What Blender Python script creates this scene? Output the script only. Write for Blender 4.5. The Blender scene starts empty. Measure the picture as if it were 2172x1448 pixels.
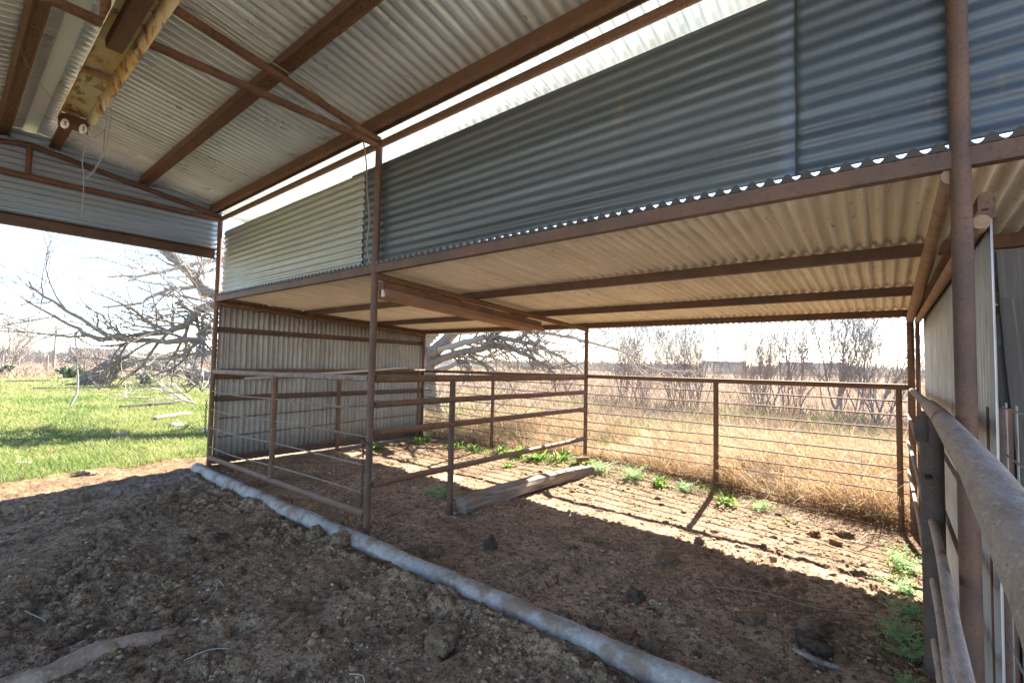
import bpy, bmesh, math, random
import numpy as np
from mathutils import Vector, Matrix, noise as mnoise
random.seed(7); rng = np.random.default_rng(11)
sc = bpy.context.scene
COL = sc.collection

# ------------------------------------------------------------------ camera / light / world
EYE = 1.5
def setup_camera():
    p, y, r, f = math.radians(2.58), math.radians(38.9), 0.0195, 977.0
    fw = Vector((-math.sin(y)*math.cos(p), math.cos(y)*math.cos(p), math.sin(p)))
    rt = Vector((math.cos(y), math.sin(y), 0)); up = rt.cross(fw)
    rt2 = rt*math.cos(r) + up*math.sin(r); up2 = -rt*math.sin(r) + up*math.cos(r)
    cam = bpy.data.cameras.new('camera'); o = bpy.data.objects.new('camera', cam); COL.objects.link(o)
    m = Matrix((rt2, up2, -fw)).transposed().to_4x4(); m.translation = (0, 0, EYE)
    o.matrix_world = m
    cam.sensor_width = 36; cam.lens = f*36/2172; cam.clip_start = 0.02; cam.clip_end = 12000
    sc.camera = o
setup_camera()
w = bpy.data.worlds.new('World'); sc.world = w; w.use_nodes = True
nt = w.node_tree; bg = nt.nodes['Background']
sky = nt.nodes.new('ShaderNodeTexSky'); sky.sky_type = 'NISHITA'; sky.sun_disc = False
sky.sun_elevation = math.radians(38.5); sky.sun_rotation = math.radians(-6.8)
sky.air_density = 0.8; sky.dust_density = 0.35; sky.ozone_density = 1.3
nt.links.new(sky.outputs[0], bg.inputs[0]); bg.inputs[1].default_value = 0.06
sl = bpy.data.lights.new('sun', 'SUN'); sl.energy = 3.9; sl.angle = math.radians(0.53); sl.color = (1.0, 0.93, 0.82)
so = bpy.data.objects.new('sun', sl); COL.objects.link(so)
so.rotation_euler = Vector((.15, -1.25, -1.0)).to_track_quat('-Z', 'Y').to_euler(); so.location = (-2, 12, 12)
sc.view_settings.view_transform = 'Standard'; sc.view_settings.look = 'None'
sc.view_settings.exposure = 3.25; sc.view_settings.gamma = 1.0; sc.view_settings.use_curve_mapping = False
sc.cycles.max_bounces = 10; sc.cycles.diffuse_bounces = 6; sc.cycles.glossy_bounces = 4
sc.cycles.transparent_max_bounces = 8; sc.cycles.caustics_reflective = False; sc.cycles.caustics_refractive = False
sc.cycles.use_denoising = True; sc.cycles.sample_clamp_indirect = 6

# ------------------------------------------------------------------ materials
def mat(name, base=(.4,.4,.4), rough=.7, metal=0.0, layers=(), bump=None, attr=None, transl=0.0, rvar=None, spec=None):
    """layers: (kind, scale(3 or 1), lo, hi, colour, strength); bump: list of (scale, strength, dist)"""
    m = bpy.data.materials.new(name); m.use_nodes = True
    n = m.node_tree.nodes; L = m.node_tree.links
    b = n['Principled BSDF']; b.inputs['Roughness'].default_value = rough; b.inputs['Metallic'].default_value = metal
    if spec is not None: b.inputs['Specular IOR Level'].default_value = spec
    tc = n.new('ShaderNodeTexCoord')
    if attr:
        a = n.new('ShaderNodeAttribute'); a.attribute_name = attr; cur = a.outputs['Color']
    else:
        c = n.new('ShaderNodeRGB'); c.outputs[0].default_value = (*base, 1); cur = c.outputs[0]
    def vec(scale):
        mp = n.new('ShaderNodeMapping'); L.new(tc.outputs['Object'], mp.inputs[0])
        s = scale if isinstance(scale, tuple) else (scale,)*3
        mp.inputs['Scale'].default_value = s
        return mp.outputs[0]
    for i, (kind, scale, lo, hi, colour, strength) in enumerate(layers):
        if kind == 'noise':
            t = n.new('ShaderNodeTexNoise'); t.inputs['Scale'].default_value = 1.0; t.inputs['Detail'].default_value = 6; t.inputs['Roughness'].default_value = .62
            L.new(vec(scale), t.inputs['Vector']); out = t.outputs['Fac']
        elif kind == 'voro':
            t = n.new('ShaderNodeTexVoronoi'); t.inputs['Scale'].default_value = 1.0; L.new(vec(scale), t.inputs['Vector']); out = t.outputs['Distance']
        elif kind == 'cell':
            t = n.new('ShaderNodeTexVoronoi'); t.inputs['Scale'].default_value = 1.0; L.new(vec(scale), t.inputs['Vector'])
            sp = n.new('ShaderNodeSeparateColor'); L.new(t.outputs['Color'], sp.inputs[0]); out = sp.outputs[0]
        elif kind == 'up':
            g = n.new('ShaderNodeNewGeometry'); sp = n.new('ShaderNodeSeparateXYZ'); L.new(g.outputs['Normal'], sp.inputs[0]); out = sp.outputs[2]
        rmp = n.new('ShaderNodeMapRange'); rmp.inputs['From Min'].default_value = lo; rmp.inputs['From Max'].default_value = hi
        rmp.inputs['To Min'].default_value = 0; rmp.inputs['To Max'].default_value = strength
        L.new(out, rmp.inputs['Value'])
        mx = n.new('ShaderNodeMix'); mx.data_type = 'RGBA'; mx.blend_type = 'MIX'
        L.new(rmp.outputs[0], mx.inputs['Factor']); L.new(cur, mx.inputs[6]); mx.inputs[7].default_value = (*colour, 1)
        cur = mx.outputs[2]
    L.new(cur, b.inputs['Base Color'])
    if rvar:
        t = n.new('ShaderNodeTexNoise'); t.inputs['Scale'].default_value = 1; t.inputs['Detail'].default_value = 5; L.new(vec(rvar[0]), t.inputs['Vector'])
        rmp = n.new('ShaderNodeMapRange'); rmp.inputs['From Min'].default_value = .3; rmp.inputs['From Max'].default_value = .7
        rmp.inputs['To Min'].default_value = rvar[1]; rmp.inputs['To Max'].default_value = rvar[2]
        L.new(t.outputs['Fac'], rmp.inputs['Value']); L.new(rmp.outputs[0], b.inputs['Roughness'])
    prev = None
    for (s, st, dist) in (bump or ()):
        t = n.new('ShaderNodeTexNoise'); t.inputs['Scale'].default_value = 1; t.inputs['Detail'].default_value = 5; t.inputs['Roughness'].default_value = .65
        L.new(vec(s), t.inputs['Vector'])
        bp = n.new('ShaderNodeBump'); bp.inputs['Strength'].default_value = st; bp.inputs['Distance'].default_value = dist
        L.new(t.outputs['Fac'], bp.inputs['Height'])
        if prev: L.new(prev, bp.inputs['Normal'])
        prev = bp.outputs[0]
    if prev: L.new(prev, b.inputs['Normal'])
    if transl:
        tr = n.new('ShaderNodeBsdfTranslucent'); L.new(cur, tr.inputs[0])
        ms = n.new('ShaderNodeMixShader'); ms.inputs[0].default_value = transl
        L.new(b.outputs[0], ms.inputs[1]); L.new(tr.outputs[0], ms.inputs[2])
        L.new(ms.outputs[0], n['Material Output'].inputs[0])
    return m

RUST = mat('rusty_pipe', (.125,.068,.043), .72, 0, [('noise', 6., .38, .62, (.21,.105,.058), .9), ('noise', 45., .5, .66, (.062,.034,.024), .85), ('noise', 140., .56, .7, (.27,.19,.15), .5), ('up', 0, .35, 1.0, (.30,.225,.185), .55)], [(120., .35, .004)], spec=.35)
RUSTD = mat('dark_rust_paint', (.092,.056,.042), .66, 0, [('noise', 5., .4, .62, (.15,.078,.048), .9), ('noise', 60., .52, .72, (.045,.026,.022), .7), ('noise', 160., .6, .72, (.24,.17,.13), .4)], [(110., .3, .004)], spec=.4)
RUSTO = mat('orange_rust_steel', (.155,.083,.046), .75, 0, [('noise', 7., .4, .65, (.105,.064,.045), .85), ('noise', 40., .5, .7, (.22,.125,.068), .6), ('noise', 120., .58, .7, (.08,.04,.03), .7)], [(90., .4, .004)], spec=.3)
DUSTPIPE = mat('dusty_steel_pipe', (.24,.19,.155), .85, 0, [('noise', 10., .42, .62, (.15,.105,.085), .85), ('noise', 48., .5, .64, (.36,.30,.25), .75), ('noise', 110., .54, .66, (.11,.07,.055), .7), ('noise', 180., .58, .7, (.10,.065,.05), .6), ('up', 0, .3, 1.0, (.34,.285,.24), .6)], [(220., .35, .002)], spec=.2)
TANPIPE = mat('tan_dusty_pipe', (.36,.255,.18), .8, 0, [('noise', 10., .42, .64, (.26,.165,.11), .8), ('noise', 90., .55, .68, (.18,.10,.065), .6)], [(160., .3, .002)], spec=.2)
RAILM = mat('dusty_rail_pipe', (.42,.325,.26), .85, 0, [('noise', (26.,8.,26.), .44, .64, (.30,.215,.165), .7), ('noise', (120.,40.,120.), .50, .64, (.52,.43,.36), .7), ('noise', (260.,90.,260.), .56, .66, (.20,.13,.095), .7), ('noise', (8.,3.,8.), .60, .66, (.20,.09,.05), .7)], [((300.,110.,300.), .5, .0025)], spec=.2)
GALV = mat('galvanised_sheet', rough=.45, metal=.4, layers=[('noise', (2.2,2.2,2.2), .38, .66, (.36,.365,.36), .25), ('noise', (26.,26.,26.), .5, .72, (.30,.31,.32), .25), ('cell', 70., 0, 1, (.60,.62,.62), .10)], attr='col', rvar=((6.,6.,6.), .36, .56))
GALVR = mat('bright_roof_sheet', rough=.34, metal=.55, layers=[('noise', (1.5,1.5,1.5), .40, .66, (.52,.50,.42), .45), ('noise', (40.,9.,40.), .56, .76, (.42,.40,.35), .25), ('cell', 70., 0, 1, (.70,.72,.72), .12)], attr='col', rvar=((5.,2.,5.), .24, .44))
GALVP = mat('shaded_weathered_sheet', rough=.42, metal=.4, layers=[('noise', (1.2,1.2,9.), .40, .66, (.085,.095,.10), .35), ('noise', 60., .56, .74, (.15,.16,.165), .25), ('noise', (3.,3.,30.), .62, .72, (.03,.032,.033), .4), ('noise', (16.,16.,1.6), .63, .73, (.19,.13,.09), .45)], attr='col', rvar=((4.,4.,4.), .33, .5), spec=.35)  # shaded variant of the wall sheet, shade put into its dark tones
GALVD = mat('dusty_galvanised_sheet', rough=.72, metal=.0, layers=[('noise', (3.,2.,3.), .4, .68, (.68,.63,.54), .5), ('noise', (9.,1.3,9.), .54, .68, (.50,.43,.34), .4), ('noise', (2.,2.,2.), .54, .70, (.66,.65,.61), .4), ('noise', (30.,6.,30.), .62, .70, (.20,.13,.08), .6), ('noise', 110., .60, .68, (.18,.14,.10), .75)], attr='col', rvar=((5.,5.,5.), .6, .8))
GALVW = mat('weathered_wall_sheet', rough=.55, metal=.35, layers=[('noise', (4.,4.,1.0), .38, .68, (.37,.34,.30), .7), ('noise', (30.,30.,6.), .54, .74, (.22,.17,.13), .6), ('cell', 60., 0, 1, (.55,.56,.56), .15)], attr='col', rvar=((5.,5.,5.), .45, .65))
CONC = mat('dusty_concrete', (.40,.375,.355), .9, 0, [('noise', 3., .4, .62, (.34,.30,.265), .85), ('noise', 45., .5, .66, (.52,.50,.48), .6), ('noise', 6., .49, .60, (.24,.175,.125), .85), ('noise', 90., .58, .68, (.16,.12,.09), .7), ('noise', 28., .56, .66, (.25,.19,.145), .7)], [(70., .6, .006), (300., .3, .002)], spec=.15)
WOOD = mat('weathered_timber', (.30,.245,.20), .85, 0, [('noise', (14.,1.1,14.), .4, .62, (.16,.12,.095), .9), ('noise', (50.,1.6,50.), .56, .64, (.06,.045,.035), .9), ('noise', (70.,3.,70.), .5, .66, (.36,.32,.28), .7), ('noise', (5.,5.,5.), .52, .66, (.26,.16,.105), .8)], [((60.,3.,60.), .9, .010)], spec=.15)
BOARD = mat('grey_board', (.115,.10,.088), .85, 0, [('noise', (20.,20.,1.2), .4, .66, (.075,.064,.055), .85), ('noise', (80.,80.,4.), .5, .68, (.16,.145,.13), .6)], [((70.,70.,3.), .5, .004)], spec=.15)
BARK = mat('grey_bark', (.30,.26,.225), .9, 0, [('noise', (18.,18.,18.), .4, .66, (.11,.09,.075), .8), ('noise', 60., .5, .7, (.30,.265,.235), .6)], [(30., .7, .02)], spec=.1)
TWIG = mat('bare_twig', (.38,.33,.29), .9, 0, [('noise', 3., .4, .65, (.40,.35,.31), .8)], spec=.1)
TWIGD = mat('brown_twig', (.30,.25,.225), .9, 0, [('noise', 3., .4, .65, (.27,.22,.195), .8)], spec=.1)
ENAMEL = mat('rusted_enamel', (.62,.55,.34), .45, 0, [('noise', 4., .44, .58, (.58,.36,.09), .9), ('noise', (7.,10.,7.), .535, .60, (.20,.075,.025), .95), ('noise', (5.,14.,5.), .60, .63, (.05,.025,.018), .95), ('noise', 38., .62, .67, (.10,.04,.02), .9), ('noise', 30., .5, .8, (.50,.46,.36), .4)], [(60., .2, .003)])
TAN = mat('tan_rust_enamel', (.33,.195,.13), .6, 0, [('noise', 6., .4, .66, (.42,.27,.18), .8), ('noise', 60., .54, .7, (.22,.11,.07), .7)], [(80., .2, .003)])
PLASTIC = mat('white_plastic', (.75,.74,.70), .4, 0, [('noise', 30., .5, .7, (.55,.52,.45), .5)])
DARKHOLE = mat('dark_slot', (.02,.016,.014), .9)
CABLE = mat('grey_cable', (.25,.22,.185), .6, 0, [('noise', 20., .4, .7, (.17,.145,.125), .7)])
STEEL = mat('old_chain_steel', (.09,.07,.06), .6, .4, [('noise', 30., .4, .7, (.14,.08,.05), .7)])
WIREM = mat('galvanised_wire', (.20,.195,.19), .5, .5, [('noise', 12., .4, .7, (.24,.2,.18), .7)])
PVC = mat('chalky_pipe', (.50,.47,.43), .6, 0, [('noise', 8., .4, .7, (.38,.34,.30), .7)])
STONE = mat('dark_clod', (.075,.055,.042), .95, 0, [('noise', 14., .4, .66, (.12,.088,.064), .8), ('noise', 60., .56, .70, (.17,.125,.09), .6)], [(60., .8, .01), (200., .5, .003)], spec=.1)
CLOD = mat('manure_clod', (.22,.15,.095), .95, 0, [('noise', 12., .4, .66, (.12,.08,.052), .8), ('noise', 70., .52, .68, (.38,.29,.20), .7)], [(60., .9, .01), (200., .5, .003)], spec=.1)
REDCLOD = mat('red_clay_clod', (.26,.135,.08), .95, 0, [('noise', 12., .4, .66, (.18,.09,.055), .8)], [(60., .8, .01)], spec=.1)
GROUND = mat('ground_soil', rough=.95, layers=[('noise', 1.5, .47, .62, (.15,.10,.062), .5), ('noise', 4., .46, .64, (.14,.09,.054), .5), ('noise', 22., .49, .60, (.09,.06,.038), .7), ('noise', 75., .52, .62, (.055,.037,.025), .8), ('noise', 120., .60, .68, (.58,.46,.33), .6)], bump=[(34., 1., .030), (95., .9, .012), (240., .7, .004)], attr='col', spec=.12)
CRUMB = mat('soil_crumbs', rough=.95, layers=[('noise', 60., .45, .68, (.07,.05,.04), .5)], bump=[(170., .8, .006)], attr='col', spec=.1)
BLADE = mat('grass_blade', rough=.6, attr='col', transl=.42, spec=.2)
STRAW = mat('dry_straw', rough=.65, attr='col', transl=.36, spec=.2)
LEAF = mat('weed_leaf', (.20,.34,.06), .55, 0, [('noise', 12., .35, .7, (.28,.40,.09), .8)], transl=.45, spec=.3)
FERN = mat('ferny_leaf', (.36,.54,.25), .6, 0, [('noise', 12., .35, .7, (.44,.60,.30), .8)], transl=.42, spec=.2)
CACTUS = mat('cactus_pad', (.12,.17,.095), .6, 0, [('noise', 8., .4, .7, (.19,.21,.12), .8)])
ROOFW = mat('white_metal_roof', (.72,.74,.76), .5); WALLD = mat('dark_shed_wall', (.16,.14,.13), .8); WALLP = mat('pale_wall', (.45,.43,.40), .8)
PALEPLASTIC = mat('blue_white_plastic', (.55,.62,.72), .4, 0, [('noise', 14., .45, .6, (.2,.32,.55), .6)])

# ------------------------------------------------------------------ mesh helpers
def link(name, me, m, parent=None, loc=None):
    o = bpy.data.objects.new(name, me); COL.objects.link(o)
    for k in (m if isinstance(m, (list, tuple)) else [m]): me.materials.append(k)
    if parent: o.parent = parent
    if loc is not None: o.location = loc
    return o
def tag(o, label=None, cat=None, group=None, kind=None):
    if label: o['label'] = label
    if cat: o['category'] = cat
    if group: o['group'] = group
    if kind: o['kind'] = kind
    return o
def thing(name, label, cat, group=None, loc=(0,0,0)):
    o = bpy.data.objects.new(name, None); COL.objects.link(o); o.location = loc; o.empty_display_size = .1
    return tag(o, label, cat, group)

class MB:
    def __init__(s): s.V = []; s.F = []; s.M = []; s.mi = 0
    def f(s, idx): s.F.append(idx); s.M.append(s.mi)
    def box(s, c, size, rot=None):
        b = len(s.V); c = Vector(c); sx, sy, sz = [k/2 for k in size]
        for dx in (-sx, sx):
            for dy in (-sy, sy):
                for dz in (-sz, sz):
                    v = Vector((dx, dy, dz))
                    if rot: v = rot @ v
                    s.V.append(c+v)
        for q in ((0,1,3,2), (4,6,7,5), (0,4,5,1), (2,3,7,6), (0,2,6,4), (1,5,7,3)): s.f([b+i for i in q])
        return s
    def beam(s, p0, p1, prof, up=(0,0,1)):
        """extrude a closed 2-D profile (side, up) from p0 to p1"""
        p0, p1 = Vector(p0), Vector(p1); d = (p1-p0).normalized(); up = Vector(up)
        side = d.cross(up).normalized(); u = side.cross(d).normalized(); n = len(prof); b = len(s.V)
        for p in (p0, p1):
            for a, c in prof: s.V.append(p+side*a+u*c)
        for i in range(n):
            j = (i+1) % n; s.f([b+i, b+j, b+n+j, b+n+i])
        s.f([b+i for i in range(n-1, -1, -1)]); s.f([b+n+i for i in range(n)])
        return s
    def tube(s, pts, r, n=12, cap=True):
        pts = [Vector(p) for p in pts]; k = len(pts)
        rs = r if isinstance(r, (list, tuple)) else [r]*k
        b = len(s.V); prevside = None
        for i, p in enumerate(pts):
            if i == 0: d = pts[1]-pts[0]
            elif i == k-1: d = pts[-1]-pts[-2]
            else: d = (pts[i+1]-pts[i]).normalized()+(pts[i]-pts[i-1]).normalized()
            d = d.normalized() if d.length > 1e-9 else Vector((0,0,1))
            if prevside is None:
                a = Vector((0,0,1)) if abs(d.z) < .9 else Vector((1,0,0))
                side = d.cross(a).normalized()
            else:
                side = (prevside - d*prevside.dot(d))
                side = side.normalized() if side.length > 1e-6 else d.orthogonal().normalized()
            prevside = side; u = side.cross(d)
            for j in range(n):
                t = 2*math.pi*j/n; s.V.append(p+(side*math.cos(t)+u*math.sin(t))*rs[i])
        for i in range(k-1):
            for j in range(n):
                jj = (j+1) % n; s.f([b+i*n+j, b+i*n+jj, b+(i+1)*n+jj, b+(i+1)*n+j])
        if cap: s.f([b+j for j in range(n-1, -1, -1)]); s.f([b+(k-1)*n+j for j in range(n)])
        return s
    def build(s, name, m, parent=None, smooth=True, angle=40):
        me = bpy.data.meshes.new(name); me.from_pydata([tuple(v) for v in s.V], [], s.F)
        if any(s.M): me.polygons.foreach_set('material_index', s.M)
        if smooth:
            me.shade_smooth(); me.set_sharp_from_angle(angle=math.radians(angle))
        me.update()
        return link(name, me, m, parent)

def np_mesh(name, verts, faces, nside, col=None, smooth=False):
    """verts Nx3, faces MxK (K=nside)"""
    me = bpy.data.meshes.new(name); nv = len(verts); nf = len(faces)
    me.vertices.add(nv); me.vertices.foreach_set('co', np.asarray(verts, np.float32).ravel())
    me.loops.add(nf*nside); me.loops.foreach_set('vertex_index', np.asarray(faces, np.int32).ravel())
    me.polygons.add(nf); me.polygons.foreach_set('loop_start', np.arange(0, nf*nside, nside, dtype=np.int32))
    me.polygons.foreach_set('loop_total', np.full(nf, nside, np.int32))
    if col is not None:
        a = me.color_attributes.new('col', 'FLOAT_COLOR', 'POINT')
        c = np.ones((nv, 4), np.float32); c[:, :3] = col; a.data.foreach_set('color', c.ravel())
    me.update(calc_edges=True); me.validate()
    if smooth: me.shade_smooth()
    return me

# numpy noise ---------------------------------------------------------
def perlin(x, y, seed=0):
    r = np.random.default_rng(seed); ang = r.uniform(0, 2*np.pi, 4096); gx, gy = np.cos(ang), np.sin(ang)
    perm = r.integers(0, 4096, 8192)
    xi, yi = np.floor(x).astype(np.int64), np.floor(y).astype(np.int64); xf, yf = x-xi, y-yi
    def g(ix, iy, dx, dy):
        h = perm[(perm[ix & 4095] + iy) & 4095] & 4095
        return gx[h]*dx + gy[h]*dy
    u, v = xf**3*(xf*(xf*6-15)+10), yf**3*(yf*(yf*6-15)+10)
    a = g(xi, yi, xf, yf); b = g(xi+1, yi, xf-1, yf); c = g(xi, yi+1, xf, yf-1); d = g(xi+1, yi+1, xf-1, yf-1)
    return (a*(1-u)+b*u)*(1-v) + (c*(1-u)+d*u)*v
def fbm(x, y, o=4, seed=0, gain=.5):
    s = 0; a = 1
    for i in range(o): s = s + a*perlin(x*2**i, y*2**i, seed+i); a *= gain
    return s
def sst(a, b, x):
    t = np.clip((x-a)/(b-a), 0, 1); return t*t*(3-2*t)
def ground_base(x, y):
    """broad shape of the ground: pad, pens and the low bank along the fence"""
    z = .10*np.exp(-((x+3.3)/1.3)**2-((y-6.1)/.9)**2) - .10*np.exp(-((x-.6)/1.6)**2-((y-6.0)/1.2)**2)
    z = z - .05*np.exp(-((x+3.3)/.6)**2-((y-3.25)/.35)**2) + .03*np.exp(-((x+7.3)/1.2)**2-((y-1.6)/1.2)**2)
    z = z + .02*np.exp(-((x+1.6)/1.2)**2-((y-3.4)/.7)**2)
    far = sst(9, 40, np.hypot(x, y))
    return z + far*.12*perlin(x/14, y/14, 5)
CURB_R = .088
def ground_z(x, y, detail=True):
    x = np.asarray(x, float); y = np.asarray(y, float)
    z = ground_base(x, y)
    if not detail: return z
    near = 1-sst(8.0, 10.0, np.hypot(x+3, y-2.5)*.9)
    manure = (1-sst(4.0, 4.9, y+.25*perlin(x*1.3, y*1.3, 31)))*sst(-7.6, -6.6, x)
    main = 1-sst(2.1, 2.5, y)
    cl = fbm(x/.34, y/.34, 3, 41)*.030*(1+.5*main)
    bl = 1-np.abs(fbm(x/.15, y/.15, 3, 51)); lump = np.clip(perlin(x/.11, y/.11, 61), 0, 1)**1.2
    amp = np.clip(.35+.9*fbm(x/.9, y/.9, 2, 71), .1, 1.1)
    bil = np.abs(perlin(x/.115, y/.115, 52))*.044+np.abs(perlin(x/.055+3, y/.055, 53))*.030+np.abs(perlin(x/.027, y/.027+5, 54))*.014
    tread = sst(-.12, .35, fbm(x/1.1, y/1.1, 3, 57)+.12*main)
    rough = manure*(cl*.8 + amp*(.040*lump + .020*(bl-.7))*(.3+tread) + (.30+1.15*tread)*(.7+.5*amp)*(bil-.03)*(1-.25*(y > 2.3))) + (1-manure)*((.010+.022*sst(-6.5, -7.0, x)*(1-sst(2.5, 3, y)))*fbm(x/.3, y/.3, 4, 91, .6) + .007*np.clip(perlin(x/.09, y/.09, 95), 0, 1))
    # hoof-marks
    hm = perlin(x/.17, y/.17, 99); rough = rough - manure*.16*np.clip(hm-.30, 0, .25) + manure*.05*np.clip(.12-np.abs(hm-.22), 0, 1)
    z = z + near*rough
    # soil banked against the curb on the shed side
    dc = y-2.21; bank = np.exp(-((dc+.15)/.11)**2)*(.012+.062*np.clip(.10+fbm(x/.75, y/.4+3.3, 5, 15, .72)*1.3, 0, 1))+np.exp(-((dc-.17)/.09)**2)*.03*np.clip(fbm(x/.4, y/.4+7, 2, 17)*2, 0, 1)*(x < .5)*(x > -6.6)
    z = z + bank*near
    z = z + near*(.045*np.exp(-((x+2.98)/.12)**2-((y-4.25)/.55)**2)+.04*np.exp(-((x+3.05)/.16)**2-((y-3.5)/.25)**2))*(.5+fbm(x/.15, y/.15, 2, 19))
    return z
def gz(x, y): return float(ground_z(np.array([x]), np.array([y]))[0])

# ------------------------------------------------------------------ ground sheet
def axis_coords(lo, hi, fine, far, g=1.13):
    c = [lo]
    while c[-1] < hi:
        v = c[-1]; s = next(st for a, b, st in fine if a <= v < b); c.append(v+s)
    up = [c[-1]]; s = fine[-1][2]
    while up[-1] < far: s *= g; up.append(up[-1]+s)
    dn = [c[0]]; s = fine[0][2]
    while dn[-1] > -far: s *= g; dn.append(dn[-1]-s)
    return np.array(dn[:0:-1]+c+up[1:])
def soil_colour(x, y):
    n1 = fbm(x/.6, y/.6, 4, 201); n2 = fbm(x/2.2, y/2.2, 3, 211); n3 = fbm(x/.13, y/.13, 3, 221)
    man = np.array((.45,.305,.185)); man2 = np.array((.49,.345,.22)); red = np.array((.68,.47,.32)); sand = np.array((.32,.20,.115)); tan = np.array((.35,.245,.155))
    gravel = np.array((.38,.32,.27)); lawn = np.array((.22,.21,.09)); field = np.array((.31,.225,.155)); green = np.array((.17,.20,.08))
    def mix(a, b, t): return a*(1-t[..., None]) + b*t[..., None]
    c = mix(np.broadcast_to(man, x.shape+(3,)), man2, np.clip(.35+1.2*n1, 0, 1))
    c = mix(c, red, np.clip(.55+1.0*n2+.6*n3, 0, 1)*sst(2.2, 2.5, y))
    c = mix(c, red, .30*np.clip(n2*1.5+.2, 0, 1))
    c = mix(c, gravel, sst(-6.1, -6.9, x+.3*n1)*sst(.6, 1.4, y)*(1-sst(2.2, 2.6, y))*.75)
    pen = sst(3.9, 5.0, y+.6*n2+.3*n1)*(1-sst(6.15, 6.6, y))
    c = mix(c, mix(np.broadcast_to(sand, x.shape+(3,)), tan, np.clip(.4+1.2*n1, 0, 1)), pen*.95)
    strip = sst(-6.75, -7.15, x+.25*n1)*(1-sst(2.4, 2.9, y))
    c = mix(c, mix(np.broadcast_to(np.array((.33,.19,.105)), x.shape+(3,)), np.array((.20,.115,.065)), np.clip(.2+1.6*n3+.8*n1, 0, 1)), strip*.95)
    c = mix(c, lawn, sst(-7.5, -8.2, x+.55*n1+.2*n3)*(1-sst(10, 14, y)))
    c = mix(c, mix(np.broadcast_to(field, x.shape+(3,)), green, np.clip(n2*1.5, 0, 1)*(1-sst(12, 25, y))), sst(6.2, 6.8, y+.2*n1)*sst(-7.6, -7.0, x) )
    bounce_yard = sst(-1.0, -2.4, y+.3*n1)*sst(-7.6, -6.8, x)+sst(.9, 1.6, x)*(1-sst(2.2, 2.6, y)); c = mix(c, np.array((.50,.42,.33)), np.clip(bounce_yard, 0, 1))  # unseen ground made pale to bounce sunlight into the shed
    far = sst(30, 40, np.hypot(x, y)); c = mix(c, np.array((.37,.29,.23)), far)
    bare = mix(np.broadcast_to(field, x.shape+(3,)), np.array((.36,.30,.22)), np.clip(n2+.4, 0, 1))
    c = mix(c, bare, sst(10, 14, y))
    return np.clip(c, .01, 1)
gx = axis_coords(-8.6, .7, [(-9, -5.2, .026), (-5.2, -3.8, .016), (-3.8, .8, .011)], 4000)
gy = axis_coords(-.6, 7.0, [(-1, .3, .05), (.3, 3.6, .011), (3.6, 7.2, .024)], 4000)
GX, GY = np.meshgrid(gx, gy, indexing='ij'); GZ = ground_z(GX, GY)
nx, ny = GX.shape
V = np.stack([GX, GY, GZ], -1).reshape(-1, 3); I = np.arange(nx*ny).reshape(nx, ny)
Fq = np.stack([I[:-1, :-1], I[1:, :-1], I[1:, 1:], I[:-1, 1:]], -1).reshape(-1, 4)
gme = np_mesh('ground', V, Fq, 4, soil_colour(GX, GY).reshape(-1, 3), smooth=True)
tag(link('ground', gme, GROUND), kind='structure')

# ------------------------------------------------------------------ soil crumbs, straw, pebbles (stuff)
ICO_V = None
def ico(sub):
    bm = bmesh.new(); bmesh.ops.create_icosphere(bm, subdivisions=sub, radius=1)
    v = np.array([k.co[:] for k in bm.verts]); f = np.array([[q.index for q in p.verts] for p in bm.faces]); bm.free(); return v, f
def lumps(n, xs, ys, size, sub, colf, flat=.65, sink=.25):
    bv, bf = ico(sub); k = len(bv)
    sc3 = size[:, None]*np.stack([rng.uniform(.7, 1.35, n), rng.uniform(.7, 1.35, n), rng.uniform(.5, 1.0, n)*flat*1.3], -1)
    dis = 1+rng.uniform(-.42, .42, (n, k)) if sub < 2 else 1+rng.uniform(-.24, .24, (n, k))
    v = bv[None]*dis[..., None]*sc3[:, None, :]
    a = rng.uniform(0, 2*np.pi, n); c, s = np.cos(a)[:, None], np.sin(a)[:, None]
    x = v[..., 0]*c-v[..., 1]*s+xs[:, None]; y = v[..., 0]*s+v[..., 1]*c+ys[:, None]
    z = v[..., 2]+(ground_z(xs, ys)+size*(.5-sink)*flat)[:, None]
    V = np.stack([x, y, z], -1).reshape(-1, 3); F = (bf[None]+(np.arange(n)*k)[:, None, None]).reshape(-1, 3)
    return V, F, np.repeat(colf, k, axis=0)
def near_points(n, x0, x1, y0, y1, p=1.4):
    """points denser close to the eye"""
    xs = np.empty(0); ys = np.empty(0)
    while len(xs) < n:
        x = rng.uniform(x0, x1, n*2); y = rng.uniform(y0, y1, n*2)
        d = np.hypot(x, y); clump = np.clip(.45+1.5*fbm(x/.5, y/.5, 2, 301), .05, 1)
        ok = rng.random(n*2) < np.clip((2.0/np.maximum(d, .8))**p, 0, 1)*clump
        xs = np.concatenate([xs, x[ok]]); ys = np.concatenate([ys, y[ok]])
    return xs[:n], ys[:n]
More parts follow.
